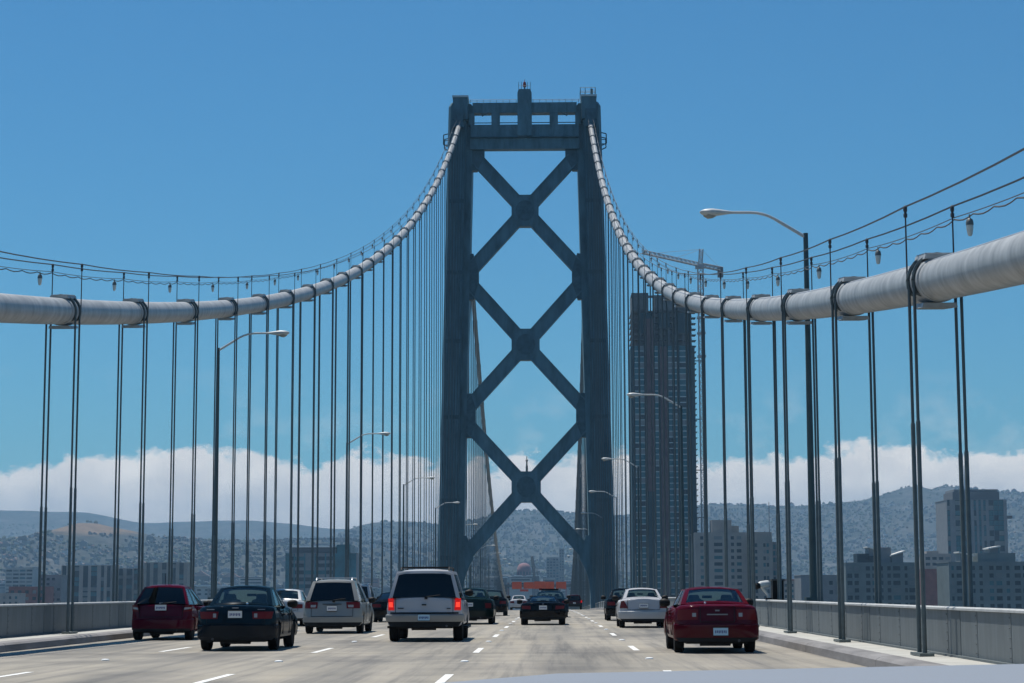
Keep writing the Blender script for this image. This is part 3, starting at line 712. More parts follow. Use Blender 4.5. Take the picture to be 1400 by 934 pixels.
        R.part('windshield', pan(Fc, 0.05, 0.95, 0.0, 0.94, 0.05, -0.006, 0.006), front_glass, 35)
        R.part('windshield_header', pan(Fc, 0.0, 1, 0.94, 1, 0.05), pm, 35)
        R.part('front_pillar', pan(Fc, 0.0, 0.05, 0, 0.94, 0.05), pm, 35); R.part('front_pillar', pan(Fc, 0.95, 1, 0, 0.94, 0.05), pm, 35)
        for sg in (1, -1):
            c = (P(rb, sg), P(fb, sg), P(ft, sg), P(rtp, sg)) if sg > 0 else (P(fb, -1), P(rb, -1), P(rtp, -1), P(ft, -1))
            U = (lambda a, b: (a, b)) if sg > 0 else (lambda a, b: (1-b, 1-a))
            segs = gh.get('side', ((pc[1], 0.46), (0.52, 0.94)))
            R.part('side_rail', pan(c, 0, 1, 0.88, 1, 0.02), pm, 35)
            edges = [0.0]+[e for s_ in segs for e in s_]+[1.0]
            for k in range(0, len(edges), 2):
                u0_, u1_ = U(edges[k], edges[k+1])
                R.part('side_pillar', pan(c, u0_, u1_, -0.03, 0.88, 0.02, nu=2), pm if (k == 0 or k == len(edges)-2) else 'trim_black', 35)
            for s_ in segs:
                u0_, u1_ = U(*s_); R.part('side_window', pan(c, u0_, u1_, -0.02, 0.88, 0.02, -0.004, 0.005), side_glass, 35)
        # roof
        G = []; nR = 8
        for j in range(nR+1):
            f_ = j/nR; y = rtp[0]+(ft[0]-rtp[0])*f_; zc_ = rtp[1]+(ft[1]-rtp[1])*f_+ (H-max(rtp[1], ft[1]))*(1-(2*f_-1)**2)**0.7; w = rtp[2]+(ft[2]-rtp[2])*f_; r_ = []
            for fx in (-1.0, -0.97, -0.9, -0.75, -0.4, 0, 0.4, 0.75, 0.9, 0.97, 1.0):
                a = abs(fx); r_.append((fx*w*1.005, y, zc_-0.055*a**5+0.025*(1-a*a)))
            G.append(r_)
        G = [[(x, y-0.05 if j == 0 else y, z-0.012) for x, y, z in G[0]] if j == 0 else r_ for j, r_ in enumerate(G)]
        mb = MB(); mb.grid(G); mb.grid([[(x*0.98, y, z-0.05) for x, y, z in r_] for r_ in G])
        rim = lambda Q, dz, k: [(x*k, y, z-dz) for x, y, z in Q[0]]+[(x*k, y, z-dz) for x, y, z in [r_[-1] for r_ in Q[1:-1]]]+[(x*k, y, z-dz) for x, y, z in reversed(Q[-1])]+[(x*k, y, z-dz) for x, y, z in [r_[0] for r_ in reversed(Q[1:-1])]]
        mb.rings([rim(G, 0, 1), rim(G, 0.05, 0.98)], True, False, False)
        roof = R.part('roof', mb, pm, 40)
        # cabin
        zin = max(lerp(topl, rb[0]), lerp(topl, fb[0]))
        def deckz(y): return lerp(topl, y)*1.0+(lerp(topl, y)-sill)*0.02+0.012
        ycs = [rb[0]+0.03+(fb[0]-rb[0]-0.06)*k/6 for k in range(7)]
        R.part('cabin_trim', MB().grid([[(x*min(rb[2], fb[2])*0.97, y, deckz(y)-(0.012*abs(x))) for x in (-1, -0.5, 0, 0.5, 1)] for y in ycs]), 'interior')
        if heavy:
            def seat_bm(x, y, w, h, t_): 
                R_ = []
                for f_, k in ((0, 1), (0.7, 1), (0.92, 0.92), (1, 0.7)): R_.append([(x+sx_*w/2*k, y+sy*t_/2+f_*(-0.06), deckz(y)-0.05+h*f_) for sx_, sy in ((-1, -1), (1, -1), (1, 1), (-1, 1))])
                return MB().rings(R_)
            zfree = H-deckz(rtp[0]+0.5)
            yf = ft[0]-0.35
            for sg in (-1, 1):
                s_ = R.part('seat', seat_bm(sg*0.36, yf-0.25, 0.46, zfree*0.46, 0.14), seat, 40)
                R.part('headrest', seat_bm(sg*0.36, yf-0.27, 0.25, zfree*0.72, 0.09), seat, 40, parent=s_)
            yb_ = max(rtp[0]+0.15, rb[0]+0.5)
            b_ = R.part('rear_seat', seat_bm(0, yb_, 1.15, zfree*0.30, 0.16), seat, 40)
            for sg in (-1, 1): R.part('headrest', seat_bm(sg*0.36, yb_-0.02, 0.26, zfree*0.52, 0.10), seat, 40, parent=b_)
            ym = fb[0]-(fb[0]-ft[0])*0.75
            R.part('inner_mirror', MB().box(-0.11, 0.11, ym-0.015, ym+0.015, H-0.24, H-0.18), 'trim_black')
        if high: R.part('high_brake_light', MB().box(-high[0], high[0], high[1], high[1]+0.03, high[2]-0.02, high[2]+0.02), high[3] if len(high) > 3 else 'tail_red')
        if rails:
            for sg in (-1, 1):
                a, b = rtp[0]+0.15, ft[0]-0.1; x = sg*rtp[2]*0.86
                R.part('roof_rail', MB().path([(x, a, H-0.02), (x, a+0.12, H+0.06), (x, b-0.12, H+0.06), (x, b, H-0.02)], 0.022, 6), 'alloy' if rails != 'black' else 'trim_black', 40)
            for y in (rtp[0]+0.4, ft[0]-0.35): R.part('roof_crossbar', MB().box(-rtp[2]*0.86, rtp[2]*0.86, y-0.025, y+0.025, H+0.05, H+0.078), 'alloy' if rails != 'black' else 'trim_black')
        if antenna: R.part('antenna', MB().tube((antenna[0], antenna[1], H-0.02), (antenna[0]+0.0, antenna[1]-0.06, H+antenna[2]), 0.008, 5), 'trim_black')
        if lightbar:
            y = (rtp[0]+ft[0])/2
            R.part('roof_bar', MB().box(-0.58, 0.58, y-0.12, y+0.12, H+0.02, H+0.12), 'trim_black')
            for sg in (-1, 1): R.part('bar_lamp', MB().box(min(sg*0.45, sg*0.6), max(sg*0.45, sg*0.6), y-0.13, y+0.13, H+0.03, H+0.14), 'tail_red' if sg < 0 else 'tail_white')
        if wiper:
            a = Rc[0]*0.5+Rc[1]*0.5
            wb = MB(); wb.tube((0.05, a.y-0.07, a.z+0.02), (0.42, a.y-0.045, a.z+0.07), 0.012, 5); wb.box(0.01, 0.09, a.y-0.10, a.y-0.02, a.z-0.04, a.z+0.03); R.part('rear_wiper', wb, 'trim_black')
    # mirrors, wheels, exhaust, front lamps
    mz = mirror_z or ((gh['fb'][1] if gh else lerp(topl, L*0.6))+0.05)
    my = (gh['fb'][0]-0.38) if gh else L*0.6
    for sg in (-1, 1):
        mrr = []
        for f_, a, b in ((0, 0.03, 0.03), (0.08, 0.06, 0.07), (0.5, 0.075, 0.10), (0.85, 0.07, 0.09), (1.0, 0.03, 0.05)):
            mrr.append([(sg*(hw*0.93+0.24*f_), my+0.02*f_+cos(2*pi*k/10)*a, mz+sin(2*pi*k/10)*b) for k in range(10)])
        R.part('side_mirror', MB().rings(mrr), 'trim_black', 50)
    ty, rim_ = wheel_meshes(wr, tw)
    for ax in (ra, fa):
        for sg in (-1, 1):
            w_ = R.inst('wheel', ty, (sg*(hw-tw/2-0.02), ax, wr), scale=(sg, 1, 1)); 
            obj('rim', rim_, w_)
    for ex in exhaust: R.part('exhaust_pipe', MB().tube((ex, 0.02, sill+0.02), (ex, 0.5, sill+0.02), 0.032, 8), 'hub_dark', 40)
    if heavy:
        R.part('rear_axle', MB().box(-hw*0.7, hw*0.7, ra-0.08, ra+0.08, sill-0.03, sill+0.12), 'trim_black')
        R.part('muffler', MB().path([(-0.35, 0.42, sill+0.0), (0.3, 0.42, sill+0.0)], 0.10, 8), 'hub_dark', 40)
    for sg in (-1, 1):
        zf = lerp(topl, L-0.1)-0.12; R.part('headlight', MB().box(sg*hw*0.68-0.18, sg*hw*0.68+0.18, L-0.22, L-0.06, zf-0.08, zf+0.06), 'headlamp')
        if handle_z:
            for yy in ((ra+fa)/2-0.45, (ra+fa)/2+0.65): R.part('door_handle', MB().box(sg*hw-0.01, sg*hw+0.03, yy-0.1, yy+0.1, handle_z-0.018, handle_z+0.018) if sg > 0 else MB().box(-hw-0.03, -hw+0.01, yy-0.1, yy+0.1, handle_z-0.018, handle_z+0.018), paintm)
            for yy in ((ra+fa)/2-0.62, (ra+fa)/2+0.5, fa-ar-0.1): R.part('door_seam', MB().box(sg*hw-0.012, sg*hw+0.004, yy-0.006, yy+0.006, sill+0.1, handle_z+0.12) if sg > 0 else MB().box(-hw-0.004, -hw+0.012, yy-0.006, yy+0.006, sill+0.1, handle_z+0.12), 'trim_black', parent=body)
        if step: R.part('running_board', MB().box(min(sg*(hw-0.12), sg*(hw+0.1)), max(sg*(hw-0.12), sg*(hw+0.1)), ra+ar+0.1, fa-ar-0.1, 0.33, 0.39), 'trim_black')
    for gx, gy, gz in glints:
        R.part('added_glint_ball', MB().rings([[(gx+0.03*sin(a)*cos(2*pi*k/12), gy+0.03*sin(a)*sin(2*pi*k/12), gz+0.03*cos(a)) for k in range(12)] for a in (0.05, 0.5, 1.0, 1.5, 2.0, 2.5, 3.1)]), 'chrome', 80)  # chrome ball added to catch a sun glint, not a real car part
    R.loc = loc
    return R

def sedan(name, label, cx, dw, paintm, L=4.6, Wd=1.76, H=1.42, deck=0.98, **k):
    """dw = distance of the rear wheels"""
    ra = k.pop('ra', 0.98); fa = ra+k.pop('wb', 2.68); rw = k.pop('rw', 0.70*Wd/1.76); tw_ = k.pop('topw', 0.56*Wd/1.76)
    rbz = deck-0.0; ry = k.pop('ry', 0.92); rty = k.pop('rty', 1.52)
    topl = k.pop('topl', None) or [(0, deck-0.02), (0.10, deck), (0.5, deck+0.01), (ry, deck+0.005), (1.3, deck-0.05), (fa-0.8, deck-0.06), (fa-0.45, deck-0.02), (fa+0.2, deck-0.10), (L-0.35, deck-0.22), (L, deck-0.36)]
    zb = k.pop('rbz', deck+0.005)
    gh = dict(rb=(ry, zb, rw), rt=(rty, H-0.05, tw_), ft=(fa-1.15, H-0.04, tw_), fb=(fa-0.42, deck-0.02, rw), side=((0.20, 0.46), (0.50, 0.93)))
    gh.update(k.pop('gh', {}))
    return car(name, label, 'car', cx, dw-ra, paintm, L, Wd, H, topl, gh, ra=ra, fa=fa, **k)
def tallcar(name, label, cat, cx, dw, paintm, L, Wd, H, belt, tilt=0.28, **k):
    ra = k.pop('ra', 0.85); fa = ra+k.pop('wb', 2.8); rw = k.pop('rw', Wd/2*0.90); tw_ = k.pop('topw', Wd/2*0.74); hood = k.pop('hood', belt-0.08); wsy = k.pop('wsy', 0.95)
    y0 = k.pop('y0', 0.16)
    topl = [(0, belt-0.03), (0.12, belt), (0.6, belt+0.01), (1.2, belt-0.02), (fa-0.7, belt-0.04), (fa-0.3, hood+0.02), (fa+0.3, hood-0.06), (L-0.3, hood-0.2), (L, hood-0.34)]
    gh = dict(rb=(y0, belt-0.01, rw), rt=(y0+tilt, H-0.05, tw_), ft=(fa-0.3-wsy, H-0.05, tw_*0.98), fb=(fa-0.28, hood+0.0, rw*0.97), side=((0.05, 0.30), (0.34, 0.60), (0.64, 0.94)), base=False)
    gh.update(k.pop('gh', {}))
    return car(name, label, cat, cx, dw-ra, paintm, L, Wd, H, topl, gh, ra=ra, fa=fa, **k)

# dark red hatchback, leftmost lane
tallcar('hatchback_car', 'dark red hatchback with a small roof aerial and a white plate, beside the kerb', 'car', -7.42, 55.4, 'paint_red_hatch', 3.95, 1.68, 1.52, 1.0, tilt=0.42, ra=0.60, wb=2.45, rw=0.76, topw=0.56,
        hood=0.95, wsy=1.2, wr=0.30, roff=((0.3, 0.0), (0.55, 0.0), (0.65, 0.04), (1.0, 0.10)), rear_glass='glass_dark', side_glass='glass_clear', seat='seat_cloth',
        lights=(([(0.62, 0.78), (0.82, 0.80), (0.83, 0.98), (0.66, 0.96)], 'tail_red', 'taillight'), ([(0.64, 0.84), (0.80, 0.86), (0.81, 0.91), (0.65, 0.90)], 'tail_white', 'reversing_light')),
        plate=(0.0, 0.90), lid=(0.60, 0.64, 0.97), antenna=(0.0, 0.75, 0.32), high=(0.16, 0.56, 1.455), wiper=True, handle_z=0.84, badges=(([(-0.05, 1.0), (0.05, 1.0), (0.05, 1.04), (-0.05, 1.04)], 'letter_grey', 'badge'),), pc=(0, 0.1), rear_frame=0.05)
# dark navy sedan
sedan('sedan_car', 'dark navy sedan with a white plate and round reversing lamps, beside the silver minivan', -3.72, 45.45, 'paint_navy', L=4.5, Wd=1.78, H=1.46, deck=1.01, ra=0.86, wb=2.62, ry=0.86, rty=1.52, rw=0.735, topw=0.57,
      wr=0.315, tw=0.205, rear_glass='glass_green', side_glass='glass_clear', roff=((0.3, 0.02), (0.58, 0.0), (0.66, 0.03), (0.85, 0.05), (1.01, 0.11)),
      lights=(([(0.40, 0.72), (0.80, 0.72), (0.83, 0.88), (0.38, 0.88)], 'tail_red', 'taillight'), ([(0.43, 0.75), (0.50, 0.75), (0.50, 0.84), (0.43, 0.84)], 'tail_white', 'reversing_light')),
      plate=(0.0, 0.82), lid=(0.66, 0.62, 0.97), high=(0.14, 1.52, 1.40), handle_z=0.80, wob=0.0, exhaust=(-0.5,), glints=((0.16, 0.80, 1.05),), badges=(([(-0.07, 0.955), (0.07, 0.955), (0.07, 0.975), (-0.07, 0.975)], 'letter_grey', 'badge'), ([(-0.66, 0.92), (-0.48, 0.92), (-0.48, 0.938), (-0.66, 0.938)], 'letter_grey', 'lettering'), ([(0.50, 0.92), (0.66, 0.92), (0.66, 0.938), (0.50, 0.938)], 'letter_grey', 'lettering')))
# silver sedan beyond
sedan('sedan_car', 'pale silver sedan half hidden behind the dark navy sedan', -7.05, 77.5, 'paint_silver', L=4.75, Wd=1.80, H=1.43, deck=1.0, rear_glass='glass_green',
      lights=(([(0.46, 0.70), (0.84, 0.70), (0.84, 0.86), (0.50, 0.86)], 'tail_red', 'taillight'),), plate=(0, 0.74), lid=(0.68, 0.62, 0.96), handle_z=0.8)
# champagne minivan
tallcar('minivan', 'silver beige minivan with roof rails and wide red and white tail lamps', 'minivan', -3.52, 63.6, 'paint_champagne', 4.95, 1.87, 1.70, 1.05, tilt=0.36, ra=0.95, wb=2.9, rw=0.845, topw=0.66, hood=1.0, wsy=1.25,
        wr=0.325, rear_glass='glass_dark', side_glass='glass_clear', roff=((0.3, 0.0), (0.58, 0.0), (0.66, 0.05), (1.05, 0.12)),
        lights=(([(0.47, 0.80), (0.87, 0.80), (0.86, 1.0), (0.45, 1.0)], 'tail_red', 'taillight'), ([(0.52, 0.83), (0.68, 0.83), (0.68, 0.91), (0.50, 0.91)], 'tail_white', 'reversing_light')),
        plate=(0.0, 0.80), platem='plate_white', lid=(0.66, 0.55, 1.03), rails=True, wiper=True, high=(0.22, 0.48, 1.63), handle_z=0.86, bump=(0.30, 0.56), badges=(([(-0.3, 0.92), (0.3, 0.92), (0.3, 0.945), (-0.3, 0.945)], 'hub_dark', 'garnish'),), rear_frame=0.08)
# white minivan peeping out
tallcar('minivan', 'white minivan mostly hidden behind the silver minivan', 'minivan', -7.0, 106.5, 'paint_white', 4.9, 1.90, 1.76, 1.06, tilt=0.34, ra=0.95, wb=2.95, wr=0.325, rear_glass='glass_dark', hood=1.0, wsy=1.2,
        lights=(([(0.76, 0.78), (0.9, 0.78), (0.88, 1.03), (0.78, 1.03)], 'tail_red', 'taillight'),), plate=(0, 0.82), rails=True, handle_z=0.86, heavy=False)
# black coupe
sedan('coupe_car', 'low black coupe between the silver minivan and the white sport utility vehicle', -3.62, 88.2, 'paint_black', L=4.4, Wd=1.76, H=1.32, deck=0.94, rear_glass='glass_dark', side_glass='glass_dark', rty=1.7,
      lights=(([(0.42, 0.66), (0.80, 0.66), (0.82, 0.80), (0.44, 0.80)], 'tail_red', 'taillight'),), plate=(0, 0.56), heavy=False)
# white SUV
tallcar('sport_utility_vehicle', 'large white sport utility vehicle with tinted rear glass and lit brake lamps', 'SUV', 0.06, 53.4, 'paint_white', 5.2, 2.0, 1.90, 1.17, tilt=0.20, ra=1.15, wb=3.02, rw=0.935, topw=0.74, hood=1.12, wsy=0.85,
        sill=0.40, wr=0.375, tw=0.25, rear_glass='glass_dark', side_glass='glass_dark', roff=((0.3, 0.0), (0.62, 0.0), (0.72, 0.05), (1.15, 0.08)),
        lights=(([(0.80, 0.83), (0.955, 0.83), (0.955, 1.14), (0.82, 1.14)], 'tail_lit', 'taillight'), ([(0.83, 0.91), (0.93, 0.91), (0.93, 1.04), (0.84, 1.04)], 'tail_lit_core', 'brake_light')),
        plate=(0.0, 0.64), platem='plate_blue', bump=(0.50, 0.73), bumpm='paint_champagne', lid=(0.76, 0.76, 1.15), rails='black', wiper=True, high=(0.24, 0.33, 1.84, 'tail_lit'), handle_z=1.0, exhaust=(0.5, 0.6), step=True, mirror_z=1.28,
        badges=(([(-0.06, 0.955), (0.06, 0.955), (0.06, 0.99), (-0.06, 0.99)], 'trim_black', 'badge'), ([(-0.70, 0.865), (-0.54, 0.865), (-0.54, 0.895), (-0.70, 0.895)], 'hub_dark', 'lettering'), ([(0.60, 0.86), (0.70, 0.86), (0.70, 0.885), (0.60, 0.885)], 'hub_dark', 'lettering'), ([(-0.9, 0.735), (0.9, 0.735), (0.9, 0.775), (-0.9, 0.775)], 'trim_black', 'step_pad')), rear_frame=0.05)
# dark green sedan
sedan('sedan_car', 'dark green sedan just ahead of the white sport utility vehicle', 0.12, 81.5, 'paint_green', L=5.2, Wd=1.92, H=1.46, deck=1.04, wr=0.33, rear_glass='glass_green', rw=0.76, topw=0.6,
      lights=(([(0.66, 0.66), (0.88, 0.66), (0.88, 0.86), (0.64, 0.86)], 'tail_red', 'taillight'),), plate=(0, 0.80), lid=(0.62, 0.64, 1.0), ra=1.2, wb=2.9, ry=1.1, rty=1.75)
sedan('sedan_car', 'dark sedan third in line ahead of the white sport utility vehicle', 0.0, 115.0, 'paint_black', L=4.8, Wd=1.82, H=1.48, deck=1.05, rear_glass='glass_green', heavy=False,
      lights=(([(0.5, 0.70), (0.86, 0.70), (0.86, 0.86), (0.52, 0.86)], 'tail_red', 'taillight'),), plate=(0, 0.8))
sedan('sedan_car', 'small far white sedan beneath the orange roadwork signs', 0.35, 196.0, 'paint_white', L=4.5, Wd=1.76, H=1.45, deck=1.02, rear_glass='glass_green', heavy=True,
      lights=(([(0.42, 0.68), (0.83, 0.68), (0.83, 0.88), (0.46, 0.88)], 'tail_red', 'taillight'),), plate=(0, 0.75), bumpm='paint_silver')
sedan('sedan_car', 'far dark sedan beside the small white sedan', -3.2, 232.0, 'paint_navy', heavy=False, lights=(([(0.5, 0.70), (0.82, 0.70), (0.82, 0.86), (0.52, 0.86)], 'tail_lit', 'taillight'),))
# black roadster
sedan('roadster_car', 'low black two-seat sports car with a pale plate, driving straight ahead', 3.12, 79.1, 'paint_black', L=4.4, Wd=1.80, H=1.16, deck=0.88, ra=0.9, wb=2.55, rw=0.66, topw=0.50, ry=0.95, rty=1.55, wr=0.315, tw=0.25, rear_glass='glass_clear', side_glass='glass_clear',
      gh=dict(side=((0.24, 0.90),)), lights=(([(0.48, 0.62), (0.82, 0.64), (0.84, 0.76), (0.50, 0.76)], 'tail_red', 'taillight'),), plate=(0, 0.69), platem='plate_white', badges=(([(-0.04, 0.815), (0.04, 0.815), (0.04, 0.845), (-0.04, 0.845)], 'letter_grey', 'badge'),), exhaust=(-0.3, 0.3))
sedan('sedan_car', 'dark blue sedan with a light bar on its roof, ahead of the black sports car', 3.42, 105.5, 'paint_darkblue', L=5.0, Wd=1.90, H=1.40, deck=1.02, rear_glass='glass_green', lightbar=True,
      lights=(([(0.6, 0.70), (0.88, 0.70), (0.88, 0.86), (0.62, 0.86)], 'tail_red', 'taillight'),), plate=(0, 0.8), wr=0.33, mirror_z=1.08)
tallcar('sport_utility_vehicle', 'small far dark red sport utility vehicle with lit brake lamps', 'SUV', 6.35, 236.0, 'paint_darkred', 4.6, 1.82, 1.76, 1.1, tilt=0.2, ra=0.9, wb=2.7, wr=0.36, sill=0.42, rear_glass='glass_dark', side_glass='glass_dark',
        lights=(([(0.74, 0.84), (0.90, 0.84), (0.90, 1.10), (0.76, 1.10)], 'tail_lit', 'taillight'),), plate=(0, 0.8), heavy=False, bump=(0.5, 0.72), bumpm='trim_black')
sedan('sedan_car', 'black sedan partly hidden behind the white sedan', 6.86, 91.0, 'paint_black', L=4.7, Wd=1.80, H=1.46, deck=1.02, rear_glass='glass_clear', lights=(([(0.5, 0.70), (0.84, 0.70), (0.84, 0.86), (0.52, 0.86)], 'tail_red', 'taillight'),), plate=(0, 0.8))
# white sedan
sedan('sedan_car', 'white sedan with triangular dark red tail lamps ahead of the red sedan', 6.76, 72.3, 'paint_white', L=4.5, Wd=1.74, H=1.42, deck=1.04, ra=1.05, wb=2.69, ry=1.0, rty=1.48, rw=0.70, topw=0.55, rear_glass='glass_green', wr=0.305,
      roff=((0.3, 0.0), (0.58, 0.0), (0.64, 0.05), (1.04, 0.10)), lights=(([(0.56, 0.71), (0.845, 0.71), (0.80, 0.96), (0.70, 0.97)], 'tail_red', 'taillight'),), plate=(0, 0.80), platem='plate_white', lid=(0.58, 0.66, 1.0), bump=(0.30, 0.62), bumpm='paint_silver', high=(0.14, 1.0, 1.08), handle_z=0.84)
# dark red sedan with the sun on it
sedan('sedan_car', 'dark red sedan with a pale blue plate low on its bumper, beside the kerb', 6.92, 43.0, 'paint_red', L=4.75, Wd=1.765, H=1.39, deck=1.02, ra=1.0, wb=2.72, ry=0.70, rty=1.34, rw=0.735, topw=0.575, wr=0.31, rear_glass='glass_green', seat='seat_tan',
      roff=((0.3, 0.02), (0.5, 0.0), (0.58, 0.0), (0.64, 0.03), (1.0, 0.07), (1.03, 0.12)), bump=(0.27, 0.63),
      lights=(([(0.42, 0.71), (0.83, 0.70), (0.81, 0.92), (0.40, 0.93)], 'tail_red', 'taillight'), ([(0.45, 0.77), (0.53, 0.77), (0.53, 0.85), (0.45, 0.85)], 'tail_white', 'reversing_light'), ([(0.58, 0.575), (0.70, 0.575), (0.70, 0.60), (0.58, 0.60)], 'tail_red', 'reflector')),
      plate=(0.06, 0.46), platem='plate_blue', lid=(0.36, 0.66, 1.0), handle_z=0.82, high=(0.16, 0.75, 1.065), glints=((-0.21, 0.66, 1.055),), badges=(([(-0.22, 0.805), (0.22, 0.805), (0.22, 0.83), (-0.22, 0.83)], 'letter_grey', 'lettering'), ([(-0.045, 0.885), (0.045, 0.885), (0.045, 0.915), (-0.045, 0.915)], 'letter_grey', 'badge')))
# the car the picture is taken from: its pale bonnet fills the bottom edge
car('camera_car', 'pale silver blue bonnet and open body of the car carrying the camera', 'car', 3.80, -2.6, 'paint_hood', 4.72, 1.9, 1.2,
    [(0, 1.0), (0.3, 1.05), (1.0, 1.06), (2.2, 1.10), (3.0, 1.14), (3.4, 1.20), (3.9, 1.229), (4.25, 1.236), (4.4, 1.22), (4.72, 1.02)], None, ra=0.9, fa=3.9, wr=0.36, sill=0.28, tw=0.22, exhaust=(), heavy=False, group=None, mirror_z=1.0)

# ------------------------------------------------------------------ city materials
mat('glass_teal', (0.026, 0.135, 0.165), 0.25, spec=0.25, var=0.5, scale=0.12); mat('glass_navy', (0.018, 0.04, 0.055), 0.25, spec=0.25, var=0.4, scale=0.15)
mat('glass_blind', (0.16, 0.18, 0.18), 0.4, var=0.3, scale=0.2); mat('slab_pale', (0.36, 0.44, 0.44), 0.8, var=0.15, scale=0.3); mat('raw_concrete', (0.085, 0.10, 0.105), 0.9, var=0.25, scale=0.25); mat('hoist_brown', (0.09, 0.05, 0.05), 0.8, var=0.3, scale=0.3)
mat('pier_dark', (0.012, 0.042, 0.052), 0.6, spec=0.2); mat('wall_beige', (0.297, 0.273, 0.247), 0.85, var=0.12, scale=0.2); mat('wall_tan', (0.247, 0.231, 0.206), 0.85, var=0.12, scale=0.2)
mat('wall_grey', (0.178, 0.191, 0.198), 0.8, var=0.12, scale=0.2); mat('wall_green', (0.132, 0.165, 0.165), 0.7, var=0.15, scale=0.2); mat('wall_white', (0.409, 0.403, 0.383), 0.8, var=0.1, scale=0.2)
mat('wall_redbrick', (0.21, 0.075, 0.06), 0.85, var=0.2, scale=0.3); mat('roof_pale', (0.62, 0.61, 0.57), 0.8); mat('roof_dark', (0.11, 0.12, 0.13), 0.8); mat('crane_white', (0.34, 0.36, 0.37), 0.5); mat('crane_dark', (0.08, 0.09, 0.10), 0.6)
mat('sign_orange', (0.75, 0.095, 0.025), 0.6, var=0.12, scale=0.5); mat('sign_red', (0.62, 0.07, 0.04), 0.6); mat('roof_bright', (0.85, 0.84, 0.80), 0.5)
mat('wall_pink', (0.24, 0.12, 0.13), 0.85, var=0.15, scale=0.1)

# ------------------------------------------------------------------ hills and flat ground
def prof(pts, Y): return [(onY(x, y, Y).x, onY(x, y, Y).z) for x, y in pts]
RA = prof([(-900, 690), (0, 697), (60, 700), (120, 701), (190, 716), (260, 714), (340, 712), (400, 716), (450, 722), (520, 722), (640, 715), (760, 712), (900, 700), (1000, 698), (1400, 690), (2300, 690)], 8200)
RB = prof([(-900, 770), (380, 762), (440, 742), (470, 727), (495, 719), (520, 714), (560, 713), (610, 716), (660, 705), (700, 697), (745, 697), (800, 704), (860, 706), (920, 694), (960, 690), (1010, 690), (1060, 694), (1110, 691), (1150, 686), (1180, 684), (1210, 677), (1240, 668), (1255, 667), (1275, 672), (1292, 665), (1312, 667), (1340, 671), (1400, 674), (1700, 680), (2300, 690)], 6200)
RC = prof([(-900, 745), (0, 737), (60, 730), (90, 723), (112, 715), (125, 714), (150, 720), (190, 727), (205, 732), (240, 736), (300, 737), (360, 739), (420, 736), (480, 736), (540, 746), (600, 756), (700, 770), (900, 788), (1400, 792), (2300, 790)], 4300)
from mathutils import noise as mn
def sm(t_): t_ = max(0, min(1, t_)); return t_*t_*(3-2*t_)
def ground(X, Y):
    z = -58.0+52.0*sm((Y-1700)/2300)
    for P_, Yc, wf, wb_ in ((RA, 8200, 2200, 1500), (RB, 6200, 2400, 1500), (RC, 4300, 1700, 900)):
        hz = lerp(P_, X*Yc/max(Y, 1)) if False else lerp(P_, X)
        if Y < Yc: k = sm((Y-(Yc-wf))/wf); k = 0.35*k+0.65*max(0, (Y-(Yc-wf))/wf)
        else: k = sm(1-(Y-Yc)/wb_)
        z = max(z, -58+(hz+58)*k)
    nz = mn.noise(Vector((X/420, Y/420, 0)))*9+mn.noise(Vector((X/130, Y/130, 3)))*4
    return z+nz*sm((Y-2300)/1200)
GX = 96; gy = [1500+ (9800-1500)*(i/150)**1.0 for i in range(151)]
mb = MB(); G = []
for y in gy:
    w_ = 1700+0.42*y; G.append([(-w_+2*w_*i/220, y, ground(-w_+2*w_*i/220, y)) for i in range(221)])
mb.grid(G)
m, N, L, B = nmat('hill_ground')
def NN(t, **k):
    n = N.new(t)
    for a, b in k.items(): setattr(n, a, b)
    return n
t = NN('ShaderNodeTexCoord')
g1 = ramp(noise(0.011, (1, 0.6, 1), 8, 0.7), [(0.34, (0.02, 0.028, 0.022)), (0.48, (0.045, 0.05, 0.045)), (0.60, (0.07, 0.07, 0.066)), (0.74, (0.11, 0.107, 0.10))])
g2 = ramp(noise(0.05, (1, 0.5, 1), 6, 0.75), [(0.38, (0.5, 0.52, 0.55)), (0.52, (1, 1, 1)), (0.68, (1.5, 1.47, 1.42))])
gc = mixc(g1, g2, 1.0)
# dry grass on the bare knoll
kp = onY(112, 724, 4300); vd = NN('ShaderNodeVectorMath', operation='DISTANCE'); sc_ = NN('ShaderNodeMapping'); sc_.inputs['Scale'].default_value = (1, 0.45, 2.6); L.new(t.outputs['Object'], sc_.inputs[0])
L.new(sc_.outputs[0], vd.inputs[0]); vd.inputs[1].default_value = (kp.x, kp.y*0.45, kp.z*2.6)
kn = ramp(rm('ADD', rm('MULTIPLY', vd.outputs['Value'], 1/190.0), rm('MULTIPLY', rm('SUBTRACT', noise(0.02, (1, 1, 1), 5), 0.5), 0.9)), [(0.55, (1, 1, 1)), (0.85, (0, 0, 0))])
dry = ramp(noise(0.03, (1, 1, 1), 5), [(0.3, (0.13, 0.09, 0.06)), (0.7, (0.20, 0.14, 0.09))])
kf = NN('ShaderNodeRGBToBW'); L.new(kn, kf.inputs[0])
L.new(mixc(gc, dry, kf.outputs[0], 'MIX'), B.inputs['Base Color']); B.inputs['Roughness'].default_value = 1.0; B.inputs['Specular IOR Level'].default_value = 0.1
tag(mb.build('hills', 'hill_ground', smooth=80), 'hazy built-up hills rising beyond the city', 'hills', kind='structure')
mat('city_ground', (0.16, 0.16, 0.155), 0.95, var=0.35, scale=0.02); mat('bay_water', (0.02, 0.045, 0.06), 0.12, bump=0.3, scale=0.25)
tag(MB().grid([[(-9000, 620, -59), (9000, 620, -59)], [(-9000, 1560, -59), (9000, 1560, -59)]]).build('city_ground', 'city_ground'), 'flat city ground along the shore', 'ground', kind='structure')
